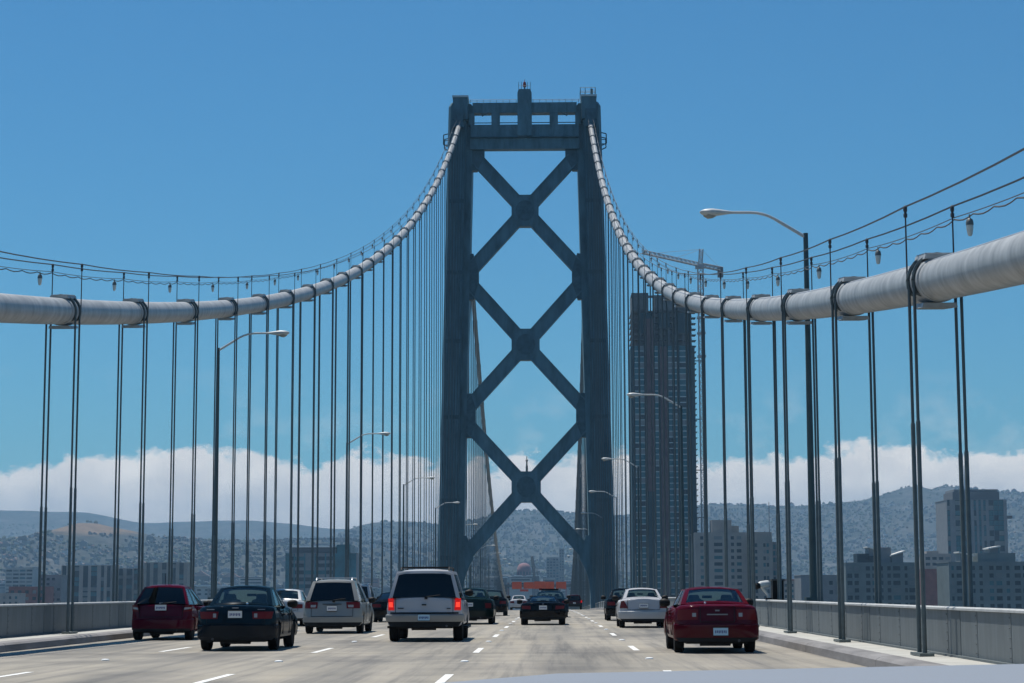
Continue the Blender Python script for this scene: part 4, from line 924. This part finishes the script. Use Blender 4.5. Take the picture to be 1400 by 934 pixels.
tag(MB().grid([[(-9400, -9000, -62), (9400, -9000, -62)], [(-9400, 10300, -62), (9400, 10300, -62)]]).build('bay_water', 'bay_water'), 'bay water far below the bridge', 'water', kind='structure')

# hillside town: uncountable mass as stuff, the nearest blocks as things
m, N, L, B = nmat('house_colours')
at = N.new('ShaderNodeAttribute'); at.attribute_name = 'tint'; L.new(at.outputs['Color'], B.inputs['Base Color']); B.inputs['Roughness'].default_value = 0.85
PAL = [(0.20, 0.195, 0.185), (0.15, 0.145, 0.135), (0.12, 0.115, 0.105), (0.18, 0.17, 0.155), (0.13, 0.14, 0.15), (0.42, 0.41, 0.40), (0.11, 0.09, 0.08), (0.15, 0.125, 0.115), (0.09, 0.10, 0.105), (0.07, 0.075, 0.08), (0.12, 0.12, 0.12)]
mb = MB(); cols = []
def house(mb, x, y, z, w, d_, h, gab):
    b = len(mb.f)
    mb.box(x-w/2, x+w/2, y-d_/2, y+d_/2, z-4, z+h); c = random.choice(PAL)
    if mn.noise(Vector((x/90, y/90, 33))) > 0.22 and random.random() < 0.5: c = (0.40, 0.39, 0.37)
    if mn.noise(Vector((x/150, y/150, 44))) < -0.2: c = (c[0]*0.5, c[1]*0.52, c[2]*0.55)
    kk = 0.95+0.75*mn.noise(Vector((x/420, y/420, 55))); c = tuple(min(0.6, q*kk) for q in c)
    cols.extend([c]*6)
    if gab:
        mb.add([(x-w/2-.3, y-d_/2-.3, z+h), (x+w/2+.3, y-d_/2-.3, z+h), (x+w/2+.3, y+d_/2+.3, z+h), (x-w/2-.3, y+d_/2+.3, z+h), (x, y-d_/2, z+h+w*0.32), (x, y+d_/2, z+h+w*0.32)], [(0, 1, 4), (2, 3, 5), (1, 2, 5, 4), (3, 0, 4, 5)])
        r_ = random.choice([(0.16, 0.15, 0.15), (0.26, 0.15, 0.12), (0.22, 0.21, 0.2)]); cols.extend([r_]*4)
cnt = 0
while cnt < 21000:
    y = random.uniform(2700, 7600); hw_ = 0.29*y; x = random.uniform(-hw_, hw_)+0.0
    if mn.noise(Vector((x/260, y/260, 9))) < -0.38+0.4*(y > 5900): continue
    if (x-kp.x)**2+((y-kp.y)*0.8)**2 < 190**2: continue
    s_ = random.random()
    w = random.uniform(3.2, 6) if s_ < 0.94 else random.uniform(8, 16)
    if y < 4000 and w > 12 and random.random() < 0.25: w = 30
    house(mb, x, y, ground(x, y), w, random.uniform(6, 11), random.uniform(3, 5.5) if s_ < 0.95 else random.uniform(5, 10), random.random() < 0.45); cnt += 1
me = mb.mesh('hillside_houses', 'house_colours')
ca = me.attributes.new('tint', 'FLOAT_COLOR', 'FACE')
for i, c in enumerate(cols): ca.data[i].color = (*c, 1)
tag(obj('hillside_houses', me), 'dense mass of tiny pale houses covering the hazy hills', 'houses', kind='stuff')
mat('tree_dark', (0.035, 0.055, 0.03), 0.9, var=0.5, scale=0.05)
mb = MB(); cnt = 0
ICO = [(0, 0, 1), (0.89, 0, 0.45), (0.28, 0.85, 0.45), (-0.72, 0.53, 0.45), (-0.72, -0.53, 0.45), (0.28, -0.85, 0.45), (0.8, 0.3, -0.3), (-0.1, 0.9, -0.3), (-0.9, 0.1, -0.3), (-0.3, -0.9, -0.3), (0.7, -0.6, -0.3)]
ICF = [(0, 1, 2), (0, 2, 3), (0, 3, 4), (0, 4, 5), (0, 5, 1), (1, 6, 2), (2, 7, 3), (3, 8, 4), (4, 9, 5), (5, 10, 1), (2, 6, 7), (3, 7, 8), (4, 8, 9), (5, 9, 10), (1, 10, 6)]
while cnt < 9000:
    y = random.uniform(2700, 7800); hw_ = 0.29*y; x = random.uniform(-hw_, hw_)
    nn_ = mn.noise(Vector((x/200, y/200, 21)))
    ridge = (abs(y-6150) < 120) or (abs(y-4300) < 90)
    if nn_ < 0.05 and not (ridge and random.random() < 0.22): continue
    if (x-kp.x)**2+((y-kp.y)*0.8)**2 < 150**2 and not abs(x-kp.x) < 22: continue
    z = ground(x, y); r_ = random.uniform(2.2, 5.5); h_ = random.uniform(0.7, 1.3)
    mb.add([(x+a*r_*random.uniform(0.7, 1.2), y+b*r_*random.uniform(0.7, 1.2), z+r_*0.3+c*r_*h_*random.uniform(0.8, 1.2)) for a, b, c in ICO], ICF); cnt += 1
tag(mb.build('hillside_trees', 'tree_dark'), 'dark tree clumps scattered between the hillside houses', 'trees', kind='stuff')
# mast on the far hill
p = onY(1318, 640, 6150)
R = Root('radio_mast', (p.x, 6150, ground(p.x, 6150)-3), 'thin radio mast on the far hilltop', 'mast')
zg = ground(p.x, 6150)-3; R.part('mast', MB().path([(p.x, 6150, zg), (p.x, 6150, p.z+8)], [2.2, 0.9], 6), 'crane_dark'); R.part('cross_arm', MB().box(p.x-4, p.x+4, 6149, 6151, p.z-25, p.z-23.5), 'crane_dark')

# ------------------------------------------------------------------ buildings with windows
def building(name, label, d, x0, x1, ytop, depth=25, wall='wall_beige', glass='glass_navy', fl=3.2, ncol=6, wfrac=0.6, hfrac=0.5, zmin=-12, pier='same', span='same', group=None, top_solid=1, skip=(), rot=0, cols=None, parapet=True, rows=None):
    a, b = onY(x0, ytop, d), onY(x1, ytop, d); X0, X1 = a.x, b.x; Z = (a.z+b.z)/2
    R = Root(name, ((X0+X1)/2, d+depth/2, -59), label, 'building', group)
    R.X0, R.X1, R.Z, R.d, R.depth = X0, X1, Z, d, depth
    core = R.part('wall', MB().box(X0+0.25, X1-0.25, d+0.35, d+depth, -59, Z-0.3), wall)
    if parapet: R.part('parapet', MB().box(X0, X1, d, d+depth+0.2, Z-0.29, Z), wall)
    cols = cols or [((i+0.5-wfrac/2)/ncol, (i+0.5+wfrac/2)/ncol) for i in range(ncol)]
    Wd_ = X1-X0; ed = [0.0]+[e for c in cols for e in c]+[1.0]
    pm = wall if pier == 'same' else pier; sp = wall if span == 'same' else span
    zt = Z-0.3-top_solid*fl*(1-hfrac)
    nf = rows or int((zt-zmin)/fl)
    zb_ = zt-nf*fl
    for k in range(0, len(ed), 2):
        if ed[k+1]-ed[k] > 0.002: R.part('pier', MB().box(X0+Wd_*ed[k], X0+Wd_*ed[k+1], d, d+0.34, -59, Z-0.29), pm)
    for (u0_, u1_) in [(0, 1)]:
        R.part('lintel', MB().box(X0+Wd_*cols[0][0], X0+Wd_*cols[-1][1], d+0.06, d+0.34, zt, Z-0.29), sp)
    for r_ in range(nf):
        z = zt-(r_+1)*fl
        R.part('spandrel', MB().box(X0+Wd_*cols[0][0]+0.01, X0+Wd_*cols[-1][1]-0.01, d+0.06, d+0.34, z, z+fl*(1-hfrac)), sp)
    sizes = {}
    for ci, (u0_, u1_) in enumerate(cols):
        w = Wd_*(u1_-u0_)
        key = round(w, 3)
        if key not in sizes: sizes[key] = [MB().box(0, w, 0, 0.08, 0, fl*hfrac).mesh('window', gm) for gm in (glass, glass, glass, 'glass_blind', 'glass_teal', 'glass_navy')]
        for r_ in range(nf):
            if (ci, r_) in skip: continue
            o = R.inst('window', R_.choice(sizes[key]), (X0+Wd_*u0_, d+0.24, zt-r_*fl-fl*hfrac))
    return R
R_ = random.Random(3)
def addbox(R, name, px0, px1, py0, py1, dd0, dd1, m_):      # a roof block given by its outline in the photo at that building's distance
    a = onY(px0, py1, R.d+dd0); b = onY(px1, py0, R.d+dd0)
    return R.part(name, MB().box(a.x, b.x, R.d+dd0, R.d+dd1, a.z, b.z), m_)

# the unfinished glass tower
d = 1000.0
tl = [(863.5, 866), (867.5, 873.5), (874.5, 880.5), (893.5, 900.5), (912.5, 918), (919.5, 925.5), (929, 937), (939.5, 943.5)]
tw0, tw1 = 862.0, 949.5
cols_ = [((a-tw0)/(tw1-tw0), (b-tw0)/(tw1-tw0)) for a, b in tl]
cols_ = [(c[0]-0.002, c[1]+0.002) for c in cols_[1:7]]
RT = building('skyscraper', 'tall unfinished dark glass residential tower with bare upper floors', d, tw0, tw1, 472, 30, 'pier_dark', 'glass_teal', fl=2.94, zmin=-9, hfrac=0.83, cols=cols_, pier='pier_dark', span='slab_pale', top_solid=0, parapet=False, rows=46)
for a, b in ((880.8, 892.5), (902, 911.5)):
    A, B_ = onY(a, 430 if a < 900 else 460, d), onY(b, 430, d)
    zl_ = onY(a, 672, d).z if a < 900 else -59
    RT.part('hoist_bay', MB().box(A.x, B_.x, d-0.5, d-0.02, zl_, onY(a, 436 if a < 900 else 474, d).z), 'hoist_brown')
zg_ = RT.Z
X0, X1 = RT.X0, RT.X1
zz = zg_; k = 0
fl_ = 2.94
ztop_ = onY(900, 425, d).z
while zz < ztop_:
    RT.part('floor_slab', MB().box(X0+0.6, X1-1.2, d+0.6, d+29, zz, zz+0.35), 'raw_concrete')
    for i in range(9):
        x = X0+1.2+(X1-X0-3)*i/8
        RT.part('column', MB().box(x-0.45, x+0.45, d+0.9, d+1.8, zz+0.36, min(zz+fl_, ztop_)), 'raw_concrete')
    zz += fl_; k += 1
RT.part('core_wall', MB().box(X0+5.5, X1-3, d+6, d+22, zg_+0.4, ztop_+0.5), 'raw_concrete')
for i, (a, b) in enumerate(((0.16, 0.34), (0.45, 0.62), (0.72, 0.95))):
    RT.part('safety_screen', MB().box(X0+(X1-X0)*a, X0+(X1-X0)*b, d+0.35, d+0.5, zg_+0.4+2.94*(2+i % 2), ztop_-1), 'pier_dark')
zc1 = onY(900, 400, d).z
cr_ = RT.part('crown', MB().box(X0+0.8, X0+9.5, d+1.0, d+20, ztop_+0.5, zc1), 'raw_concrete'); RT.part('crown', MB().box(X0+12.5, X1-2.5, d+1.0, d+20, ztop_+0.5, zc1-1.2), 'raw_concrete')
RT.part('crown_beam', MB().box(X0+0.5, X1-2, d+0.7, d+1.6, zc1-2.6, zc1-1.4), 'raw_concrete')
for k in range(60):
    z = RT.Z+20-k*2.94
    RT.part('balcony', MB().box(X1-(0.1 if z < RT.Z-0.3 else 1.25), X1+0.9, d+0.8, d+8, z, z+0.3), 'pier_dark')

# tower crane
C0 = Vector((82.2, 1002.0)); zj = 167.0
R = Root('tower_crane', (C0.x, C0.y, -59), 'pale lattice tower crane beside the unfinished glass tower', 'crane')
def lattice(p0, p1, w, n, r, tri=False, up_=Vector((0, 0, 1))):
    p0 = Vector(p0); p1 = Vector(p1); dd = (p1-p0).normalized(); a = dd.cross(up_)
    if a.length < 0.01: a = Vector((1, 0, 0))
    a.normalize(); b = a.cross(dd); mb = MB()
    off = [a*w/2+b*w/2, -a*w/2+b*w/2, -a*w/2-b*w/2, a*w/2-b*w/2] if not tri else [b*w*0.6, -a*w/2-b*w*0.4, a*w/2-b*w*0.4]
    for o in off: mb.tube(p0+o, p1+o, r, 4)
    for i in range(n):
        q0 = p0+(p1-p0)*i/n; q1 = p0+(p1-p0)*(i+1)/n
        for j in range(len(off)):
            o1, o2 = off[j], off[(j+1) % len(off)]
            mb.tube(q0+(o1 if i % 2 else o2), q1+(o2 if i % 2 else o1), r*0.6, 4); mb.tube(q0+o1, q0+o2, r*0.5, 4)
    return mb
R.part('mast', lattice((C0.x, C0.y, -59), (C0.x, C0.y, zj), 2.7, 64, 0.27), 'crane_white')
jd = Vector((-30.0, -34.0, 0)).normalized()
J0 = Vector((C0.x, C0.y, zj+1.0))
R.part('jib', lattice(J0+jd*1.5, J0+jd*48+Vector((0, 0, 0.8)), 1.8, 26, 0.24, True), 'crane_white')
R.part('counter_jib', lattice(J0-jd*1.5, J0-jd*18.5, 1.8, 10, 0.26), 'crane_white')
e_ = J0-jd*17.2
R.part('counterweight', MB().box(e_.x-1.4, e_.x+1.4, e_.y-1.4, e_.y+1.4, zj-3.4, zj+1.6), 'crane_dark')
R.part('tower_head', lattice(J0, J0+Vector((0.6, 0, 8.2)), 1.8, 5, 0.26), 'crane_white')
R.part('slewing_ring', MB().box(C0.x-1.9, C0.x+1.9, C0.y-1.9, C0.y+1.9, zj-0.8, zj+0.9), 'crane_white')
c_ = J0+jd*2.6; R.part('cab', MB().box(c_.x-1.1, c_.x+1.1, c_.y-1.1, c_.y+1.1, zj-1.4, zj+0.9), 'crane_white')
wr_ = MB(); hd_ = J0+Vector((0.6, 0, 8.2))
for f_ in (20, 38): wr_.tube(hd_, J0+jd*f_+Vector((0, 0, 1.3)), 0.09, 4)
wr_.tube(hd_, J0-jd*16+Vector((0, 0, 1)), 0.09, 4)
R.part('tie_rods', wr_, 'crane_white')
tr_ = MB()
for z in (144, 118, 88, 62, 38): tr_.box(C0.x-17, C0.x, C0.y+0.2, C0.y+0.6, z, z+0.5)
R.part('wall_ties', tr_, 'crane_dark')
for z in (140, 132, 120): R.part('climbing_platform', MB().box(C0.x-2.1, C0.x+2.1, C0.y-2.1, C0.y+2.1, z, z+1.0), 'crane_white')

# stepped beige apartment block behind the red sedan
B1 = building('apartment_block', 'stepped beige apartment block beside the unfinished glass tower', 960, 950, 1022, 728, 30, 'wall_beige', 'glass_navy', fl=3.15, cols=[(0.10, 0.16), (0.36, 0.52), (0.68, 0.74), (0.79, 0.88)], hfrac=0.52, zmin=-9)
addbox(B1, 'roof_block', 973, 1000, 711, 728.5, 4, 16, 'wall_beige'); addbox(B1, 'roof_block', 1000.3, 1010, 719, 728.5, 5, 15, 'wall_tan')
B2 = building('apartment_block', 'grey beige apartment block with paired windows and a thin roof aerial', 955, 1022.5, 1056, 738, 28, 'wall_tan', 'glass_navy', fl=3.15, cols=[(0.04, 0.16), (0.28, 0.38), (0.62, 0.72), (0.75, 0.85)], hfrac=0.55, zmin=-9)
addbox(B2, 'roof_block', 1031, 1055, 727.5, 738.5, 3, 18, 'wall_tan')
B2.part('aerial', MB().tube((onY(1053.5, 727, 958).x, 963, onY(1053.5, 728, 958).z), (onY(1053.5, 727, 958).x, 963, onY(1053.5, 686, 958).z), 0.16, 5), 'crane_dark')
B3 = building('apartment_block', 'narrow dark glazed wing at the end of the grey beige block', 962, 1056.3, 1068, 741, 28, 'wall_grey', 'glass_teal', fl=3.15, ncol=3, wfrac=0.8, hfrac=0.7, zmin=-9)
# right high-rise
B4 = building('office_tower', 'tall grey high-rise with two dark glass bays and a flat crown', 1350, 1294, 1376, 683, 40, 'wall_grey', 'glass_teal', fl=3.45, cols=[(0.01, 0.05), (0.14, 0.225), (0.228, 0.31), (0.313, 0.40), (0.45, 0.49), (0.53, 0.57), (0.61, 0.65), (0.70, 0.778), (0.781, 0.86), (0.863, 0.945)], hfrac=0.86, zmin=-4, top_solid=1, span='pier_dark')
addbox(B4, 'crown', 1302.5, 1366, 672.5, 683.5, 3, 34, 'roof_dark'); addbox(B4, 'crown_rail', 1304, 1364, 669, 672.3, 4, 33, 'wall_grey')
addbox(B4, 'cradle', 1376.3, 1384, 705, 709, 6, 10, 'roof_dark')
# modern blocks with pale wing roofs
def wing_roof(R, px0, px1, pyl, pyr, pyb, dd, m_='roof_pale'):
    y = R.d+dd; a = onY(px0, pyb, y); b = onY(px1, pyb, y); zl_, zr_ = onY(px0, pyl, y).z, onY(px1, pyr, y).z
    body_ = R.part('roof_block', MB().rings([[(a.x+.3, yy, a.z), (b.x-.3, yy, a.z), (b.x-.3, yy, zr_-0.3), (a.x+.3, yy, zl_-0.3)] for yy in (y, y+9)]), 'wall_grey')
    R.part('wing_roof', MB().rings([[(a.x-.4, yy, zl_-0.28), (b.x+.4, yy, zr_-0.28), (b.x+.4, yy, zr_+0.25), (a.x-.4, yy, zl_+0.25)] for yy in (y-1.2, y+9.5)]), m_, parent=body_)
B5 = building('apartment_block', 'low green grey block with a stair mast and two tilted roof wings', 820, 1156, 1254, 769, 26, 'wall_green', 'glass_navy', fl=3.0, cols=[(0.02, 0.09), (0.12, 0.18), (0.28, 0.34), (0.37, 0.42), (0.46, 0.52), (0.58, 0.63), (0.66, 0.76), (0.82, 0.86), (0.88, 0.97)], hfrac=0.58, zmin=-9)
addbox(B5, 'roof_block', 1172, 1188, 757, 769.3, 2, 12, 'glass_navy'); wing_roof(B5, 1187, 1200, 748, 752, 769.3, 2); addbox(B5, 'stair_block', 1200.3, 1218, 748.5, 769.3, 3, 12, 'wall_grey')
wing_roof(B5, 1218.5, 1236, 760, 753.5, 769.3, 2)
addbox(B5, 'stair_mast', 1200.5, 1202.5, 736, 748.3, 4, 6, 'roof_dark')
addbox(B5, 'roof_block', 1188, 1199, 760, 769.3, 1, 2, 'glass_navy')
B6 = building('apartment_block', 'broad green grey block with two pale roof wings below the high-rise', 790, 1297, 1412, 768, 26, 'wall_green', 'glass_navy', fl=3.0, cols=[(0.03, 0.06), (0.09, 0.15), (0.18, 0.21), (0.26, 0.31), (0.36, 0.40), (0.48, 0.53), (0.56, 0.63), (0.68, 0.72), (0.78, 0.85), (0.88, 0.97)], hfrac=0.55, zmin=-9)
wing_roof(B6, 1312, 1330, 755, 759.5, 768.3, 2); addbox(B6, 'roof_block', 1337, 1388, 756, 768.3, 2, 14, 'wall_green'); wing_roof(B6, 1352, 1366, 750, 747, 756.3, 3)
B7 = building('warehouse', 'plain pale building with dark upper window bands behind the brick block', 1250, 1264, 1300, 757, 24, 'wall_beige', 'glass_navy', fl=3.6, ncol=4, wfrac=0.7, hfrac=0.5, zmin=5, rows=2)
addbox(B7, 'roof_block', 1267, 1283, 753.5, 757.2, 3, 12, 'wall_beige')
B8 = building('brick_building', 'red brick building between the two green grey blocks', 1100, 1262, 1294, 778, 20, 'wall_redbrick', 'glass_navy', fl=4, cols=[(0.62, 0.84)], hfrac=0.5, zmin=2, rows=1)
B9 = building('warehouse', 'plain grey windowless warehouse by the street light foot', 900, 1095, 1157, 786, 26, 'wall_grey', 'glass_navy', fl=4.2, cols=[(0.62, 0.70), (0.75, 0.85), (0.90, 0.97)], hfrac=0.42, zmin=-8, rows=2)
B10 = building('townhouse', 'cream townhouse with a red roof edge behind the grey warehouse', 1150, 1070, 1096, 794, 18, 'wall_beige', 'glass_navy', fl=3.2, ncol=3, wfrac=0.4, zmin=-9)
addbox(B10, 'roof_edge', 1069.5, 1096.5, 792, 793.9, -0.4, 12, 'wall_redbrick')
# left office block
B11 = building('office_block', 'dark glass office block with pale floor bands and a white roof edge', 1100, 398, 487, 756, 30, 'wall_grey', 'glass_navy', fl=3.85, cols=[(0.0, 0.04), (0.06, 0.2), (0.22, 0.36), (0.38, 0.52), (0.54, 0.64)], hfrac=0.56, span='wall_grey', pier='glass_teal', zmin=-9)
addbox(B11, 'glass_wing', 389.5, 399, 756.5, 830, -1, 26, 'glass_teal'); addbox(B11, 'glass_wing', 460, 479, 744.5, 830, -0.6, 26, 'glass_teal')
addbox(B11, 'plant_room', 399.5, 459.5, 748.5, 755.8, 2, 24, 'roof_dark'); addbox(B11, 'white_roof_edge', 399, 459, 746, 748.4, 1, 25, 'roof_bright')
# left residential rows
B12 = building('apartment_block', 'long beige apartment block with tall dark window strips behind the barrier', 1300, 84, 152, 773, 26, 'wall_beige', 'glass_navy', fl=3.3, cols=[(0.02, 0.10), (0.24, 0.36), (0.44, 0.54), (0.60, 0.72), (0.80, 0.86), (0.92, 0.99)], hfrac=0.72, zmin=-9, span='glass_navy')
B13 = building('apartment_block', 'pale apartment block with a stepped roof next to the long beige block', 1320, 152.5, 192, 777, 26, 'wall_beige', 'glass_navy', fl=3.3, cols=[(0.06, 0.16), (0.26, 0.40), (0.52, 0.72), (0.78, 0.95)], hfrac=0.66, zmin=-9, span='glass_navy')
B14 = building('apartment_block', 'tan apartment block behind the dark red hatchback', 1310, 197, 256, 769, 26, 'wall_tan', 'glass_navy', fl=3.4, cols=[(0.06, 0.14), (0.22, 0.32), (0.42, 0.52), (0.62, 0.74), (0.82, 0.92)], hfrac=0.7, zmin=-9, span='glass_navy')
B15 = building('apartment_block', 'white slab block with continuous window bands at the far end', 1700, 8, 45, 776, 22, 'wall_white', 'glass_navy', fl=3.2, ncol=4, wfrac=0.86, hfrac=0.5, zmin=-4)
B16 = building('apartment_block', 'grey white low block in front of the long beige block', 1240, 55, 84, 786, 22, 'wall_grey', 'glass_navy', fl=3.2, ncol=4, wfrac=0.6, zmin=-9)
B17 = building('brick_building', 'long low dark red roofed shed near the white slab block', 1210, 12, 62, 802, 22, 'wall_redbrick', 'glass_navy', fl=4, ncol=5, wfrac=0.5, zmin=-9)
B18 = building('townhouse', 'pale low house in front of the dark red roofed shed', 1180, -6, 26, 811, 16, 'wall_beige', 'glass_navy', fl=3.2, ncol=4, wfrac=0.4, zmin=-9)
B19 = building('warehouse', 'long low blue grey warehouse behind the silver sedan', 1500, 315, 392, 815, 22, 'wall_grey', 'glass_navy', fl=3.5, ncol=8, wfrac=0.6, zmin=-9)
B20 = building('warehouse', 'long low shed with a brilliant white roof behind the navy sedan', 1900, 246, 330, 802, 60, 'wall_white', 'glass_navy', fl=4, ncol=8, wfrac=0.5, zmin=-4)
addbox(B20, 'white_roof', 244, 332, 800, 802, -2, 60, 'roof_bright')
# far things seen between the tower legs
B21 = building('apartment_block', 'distant blue grey slab block below the hill between the tower legs', 2600, 747, 764, 762, 20, 'wall_grey', 'glass_navy', fl=3.6, ncol=4, wfrac=0.6, zmin=5)
B22 = building('apartment_block', 'distant slim block beside the slab block between the tower legs', 2650, 764.5, 771, 750, 20, 'wall_grey', 'glass_navy', fl=3.6, ncol=2, wfrac=0.5, zmin=5)
pa, pb_ = onY(707, 776, 2400), onY(726, 776, 2400); rr = (pb_.x-pa.x)/2; xc_ = (pa.x+pb_.x)/2; zt_ = onY(716, 769.5, 2400).z
R = Root('domed_hall', (xc_, 2400, ground(xc_, 2400)-2), 'distant pinkish round hall with a low dome near the dark crane boom', 'building')
mb = MB().lathe([(rr, ground(xc_, 2400)-2), (rr, pa.z-3)], 24); mb.v = [(x+xc_, y+2400, z) for x, y, z in mb.v]; R.part('drum', mb, 'wall_pink', 40)
mb = MB().lathe([(rr*1.02, pa.z-2.98), (rr*0.95, pa.z+0.5), (rr*0.7, zt_-2), (rr*0.35, zt_-0.5), (0.0, zt_)], 24); mb.v = [(x+xc_, y+2400, z) for x, y, z in mb.v]; R.part('dome', mb, 'wall_pink', 60)
for k in range(7):
    a_ = pi+pi*(k+0.5)/7; R.part('window', MB().box(xc_+cos(a_)*rr-0.9, xc_+cos(a_)*rr+0.9, 2400+sin(a_)*rr-0.25, 2400+sin(a_)*rr+0.1, pa.z-9, pa.z-5), 'glass_navy')
for i, (a, b, y) in enumerate(((703, 713, 788), (720, 737, 788), (742.5, 747, 789), (664, 682, 789.5), (685, 692, 790))):
    Bz = building('warehouse', 'distant low shed with a sunlit white roof beyond the orange signs', 2000+20*i, a, b, y, 70, 'wall_grey', 'glass_navy', fl=4, ncol=3, wfrac=0.5, zmin=4, group='sunlit sheds beyond the signs', rows=1)
    addbox(Bz, 'white_roof', a-0.2, b+0.2, y-1.2, y, -1, 70, 'roof_bright')
# harbour crane
p0 = onY(731, 789, 1900); p1 = onY(727.2, 760.5, 1890)
R = Root('harbour_crane', (p0.x, 1900, -59), 'dark slanting crane boom rising beyond the orange signs', 'crane')
R.part('boom', lattice((p0.x, 1900, p0.z-2), (p1.x, 1890, p1.z), 1.8, 12, 0.3), 'crane_dark'); R.part('tower', lattice((p0.x+1.5, 1903, -59), (p0.x+1.5, 1903, p0.z), 2.4, 14, 0.35), 'crane_dark')
R.part('cab', MB().box(p0.x-2, p0.x+4.5, 1899, 1905, p0.z-4, p0.z+1), 'crane_dark'); pb = onY(735.5, 779, 1900)
R.part('back_stay', MB().tube((p1.x, 1890, p1.z), (pb.x, 1903, p0.z+1), 0.25, 5).tube((pb.x, 1903, p0.z+1), (pb.x-1, 1903, pb.z+2), 0.3, 5), 'crane_dark')

# orange signs on a gantry
d = 640.0
def P2(x, y): return onY(x, y, d)
R = Root('sign_gantry', (onY(737, 800, d).x, d, zr(d)), 'overhead gantry of blank orange roadwork boards across the road', 'sign gantry')
for (a, b, t0, t1) in ((700, 713.2, 795.5, 805.5), (716, 730, 796, 805), (730.3, 745, 795, 805.3), (745.3, 757.5, 795.3, 805), (760.2, 774, 795.5, 805.2)):
    A, B_ = P2(a, t1), P2(b, t0); R.part('orange_board', MB().box(A.x, B_.x, d-0.3, d-0.1, A.z, B_.z), 'sign_orange')
A, B_ = P2(711, 808.8), P2(722.5, 805.8); R.part('red_board', MB().box(A.x, B_.x, d-0.5, d-0.35, A.z, B_.z), 'sign_red')
A, B_ = P2(690, 803), P2(784, 799); R.part('truss_beam', MB().box(A.x, B_.x, d, d+0.8, A.z, B_.z), 'deck_steel')
for x in (A.x+0.4, B_.x-0.4): R.part('gantry_post', MB().box(x-0.35, x+0.35, d+0.1, d+0.8, zr(d)-0.5, B_.z), 'deck_steel')

# lesser town buildings, each a thing
pl = {c: MB().box(-0.5, 0.5, -0.5, 0.5, 0, 1).mesh('wall', c) for c in ('wall_beige', 'wall_tan', 'wall_grey', 'wall_white', 'wall_redbrick')}
pr = {c: MB().box(-0.5, 0.5, -0.5, 0.5, 0, 1).mesh('roof', c) for c in ('roof_pale', 'roof_dark')}
pw = MB().box(0, 1, 0, 1, 0, 1).mesh('window', 'glass_navy')
k = 0; tries = 0
while k < 150 and tries < 4000:
    tries += 1
    px = random.choice([random.uniform(0, 600)]*3+[random.uniform(640, 800), random.uniform(950, 1400)]); y = random.uniform(1750, 3300); ytop = random.uniform(788, 822)
    p = onY(px, ytop, y); gz = ground(p.x, y); h = p.z-gz
    if h < 5 or h > 75: continue
    w = random.uniform(10, 34); dp = random.uniform(10, 20); wc = random.choice(['wall_beige', 'wall_tan', 'wall_grey', 'wall_white', 'wall_grey', 'wall_tan', 'wall_redbrick'])
    nm = {'wall_beige': 'beige', 'wall_tan': 'tan', 'wall_grey': 'grey', 'wall_white': 'white', 'wall_redbrick': 'brick red'}[wc]
    R = Root('town_building', (p.x, y, gz-2), 'small distant %s building among the low town below the hills' % nm, 'building', 'low %s town buildings' % nm)
    R.inst('wall', pl[wc], (p.x, y, gz-2), scale=(w, dp, h+2)); R.inst('roof', pr[random.choice(['roof_pale', 'roof_dark'])], (p.x, y, p.z+0.003), scale=(w*1.03, dp*1.03, 0.7))
    for r_ in range(2): R.inst('window', pw, (p.x-w*0.42, y-dp/2-0.12, p.z-2.6-3.4*r_), scale=(w*0.84, 0.3, 1.4))
    k += 1

# ------------------------------------------------------------------ air
hz = tag(MB().box(-9500, 9500, -9100, 10400, -63.2, 470).build('haze', None), 'thin blue summer haze', 'haze', kind='stuff')
m = bpy.data.materials.new('haze_air'); m.use_nodes = True; N = m.node_tree.nodes; L = m.node_tree.links
N.remove(N['Principled BSDF']); pv = N.new('ShaderNodeVolumePrincipled'); pv.inputs['Color'].default_value = (0.42, 0.70, 0.97, 1); pv.inputs['Density'].default_value = 0.95e-4; pv.inputs['Anisotropy'].default_value = 0.1
L.new(pv.outputs[0], N['Material Output'].inputs['Volume'])
hz.data.materials.append(m)
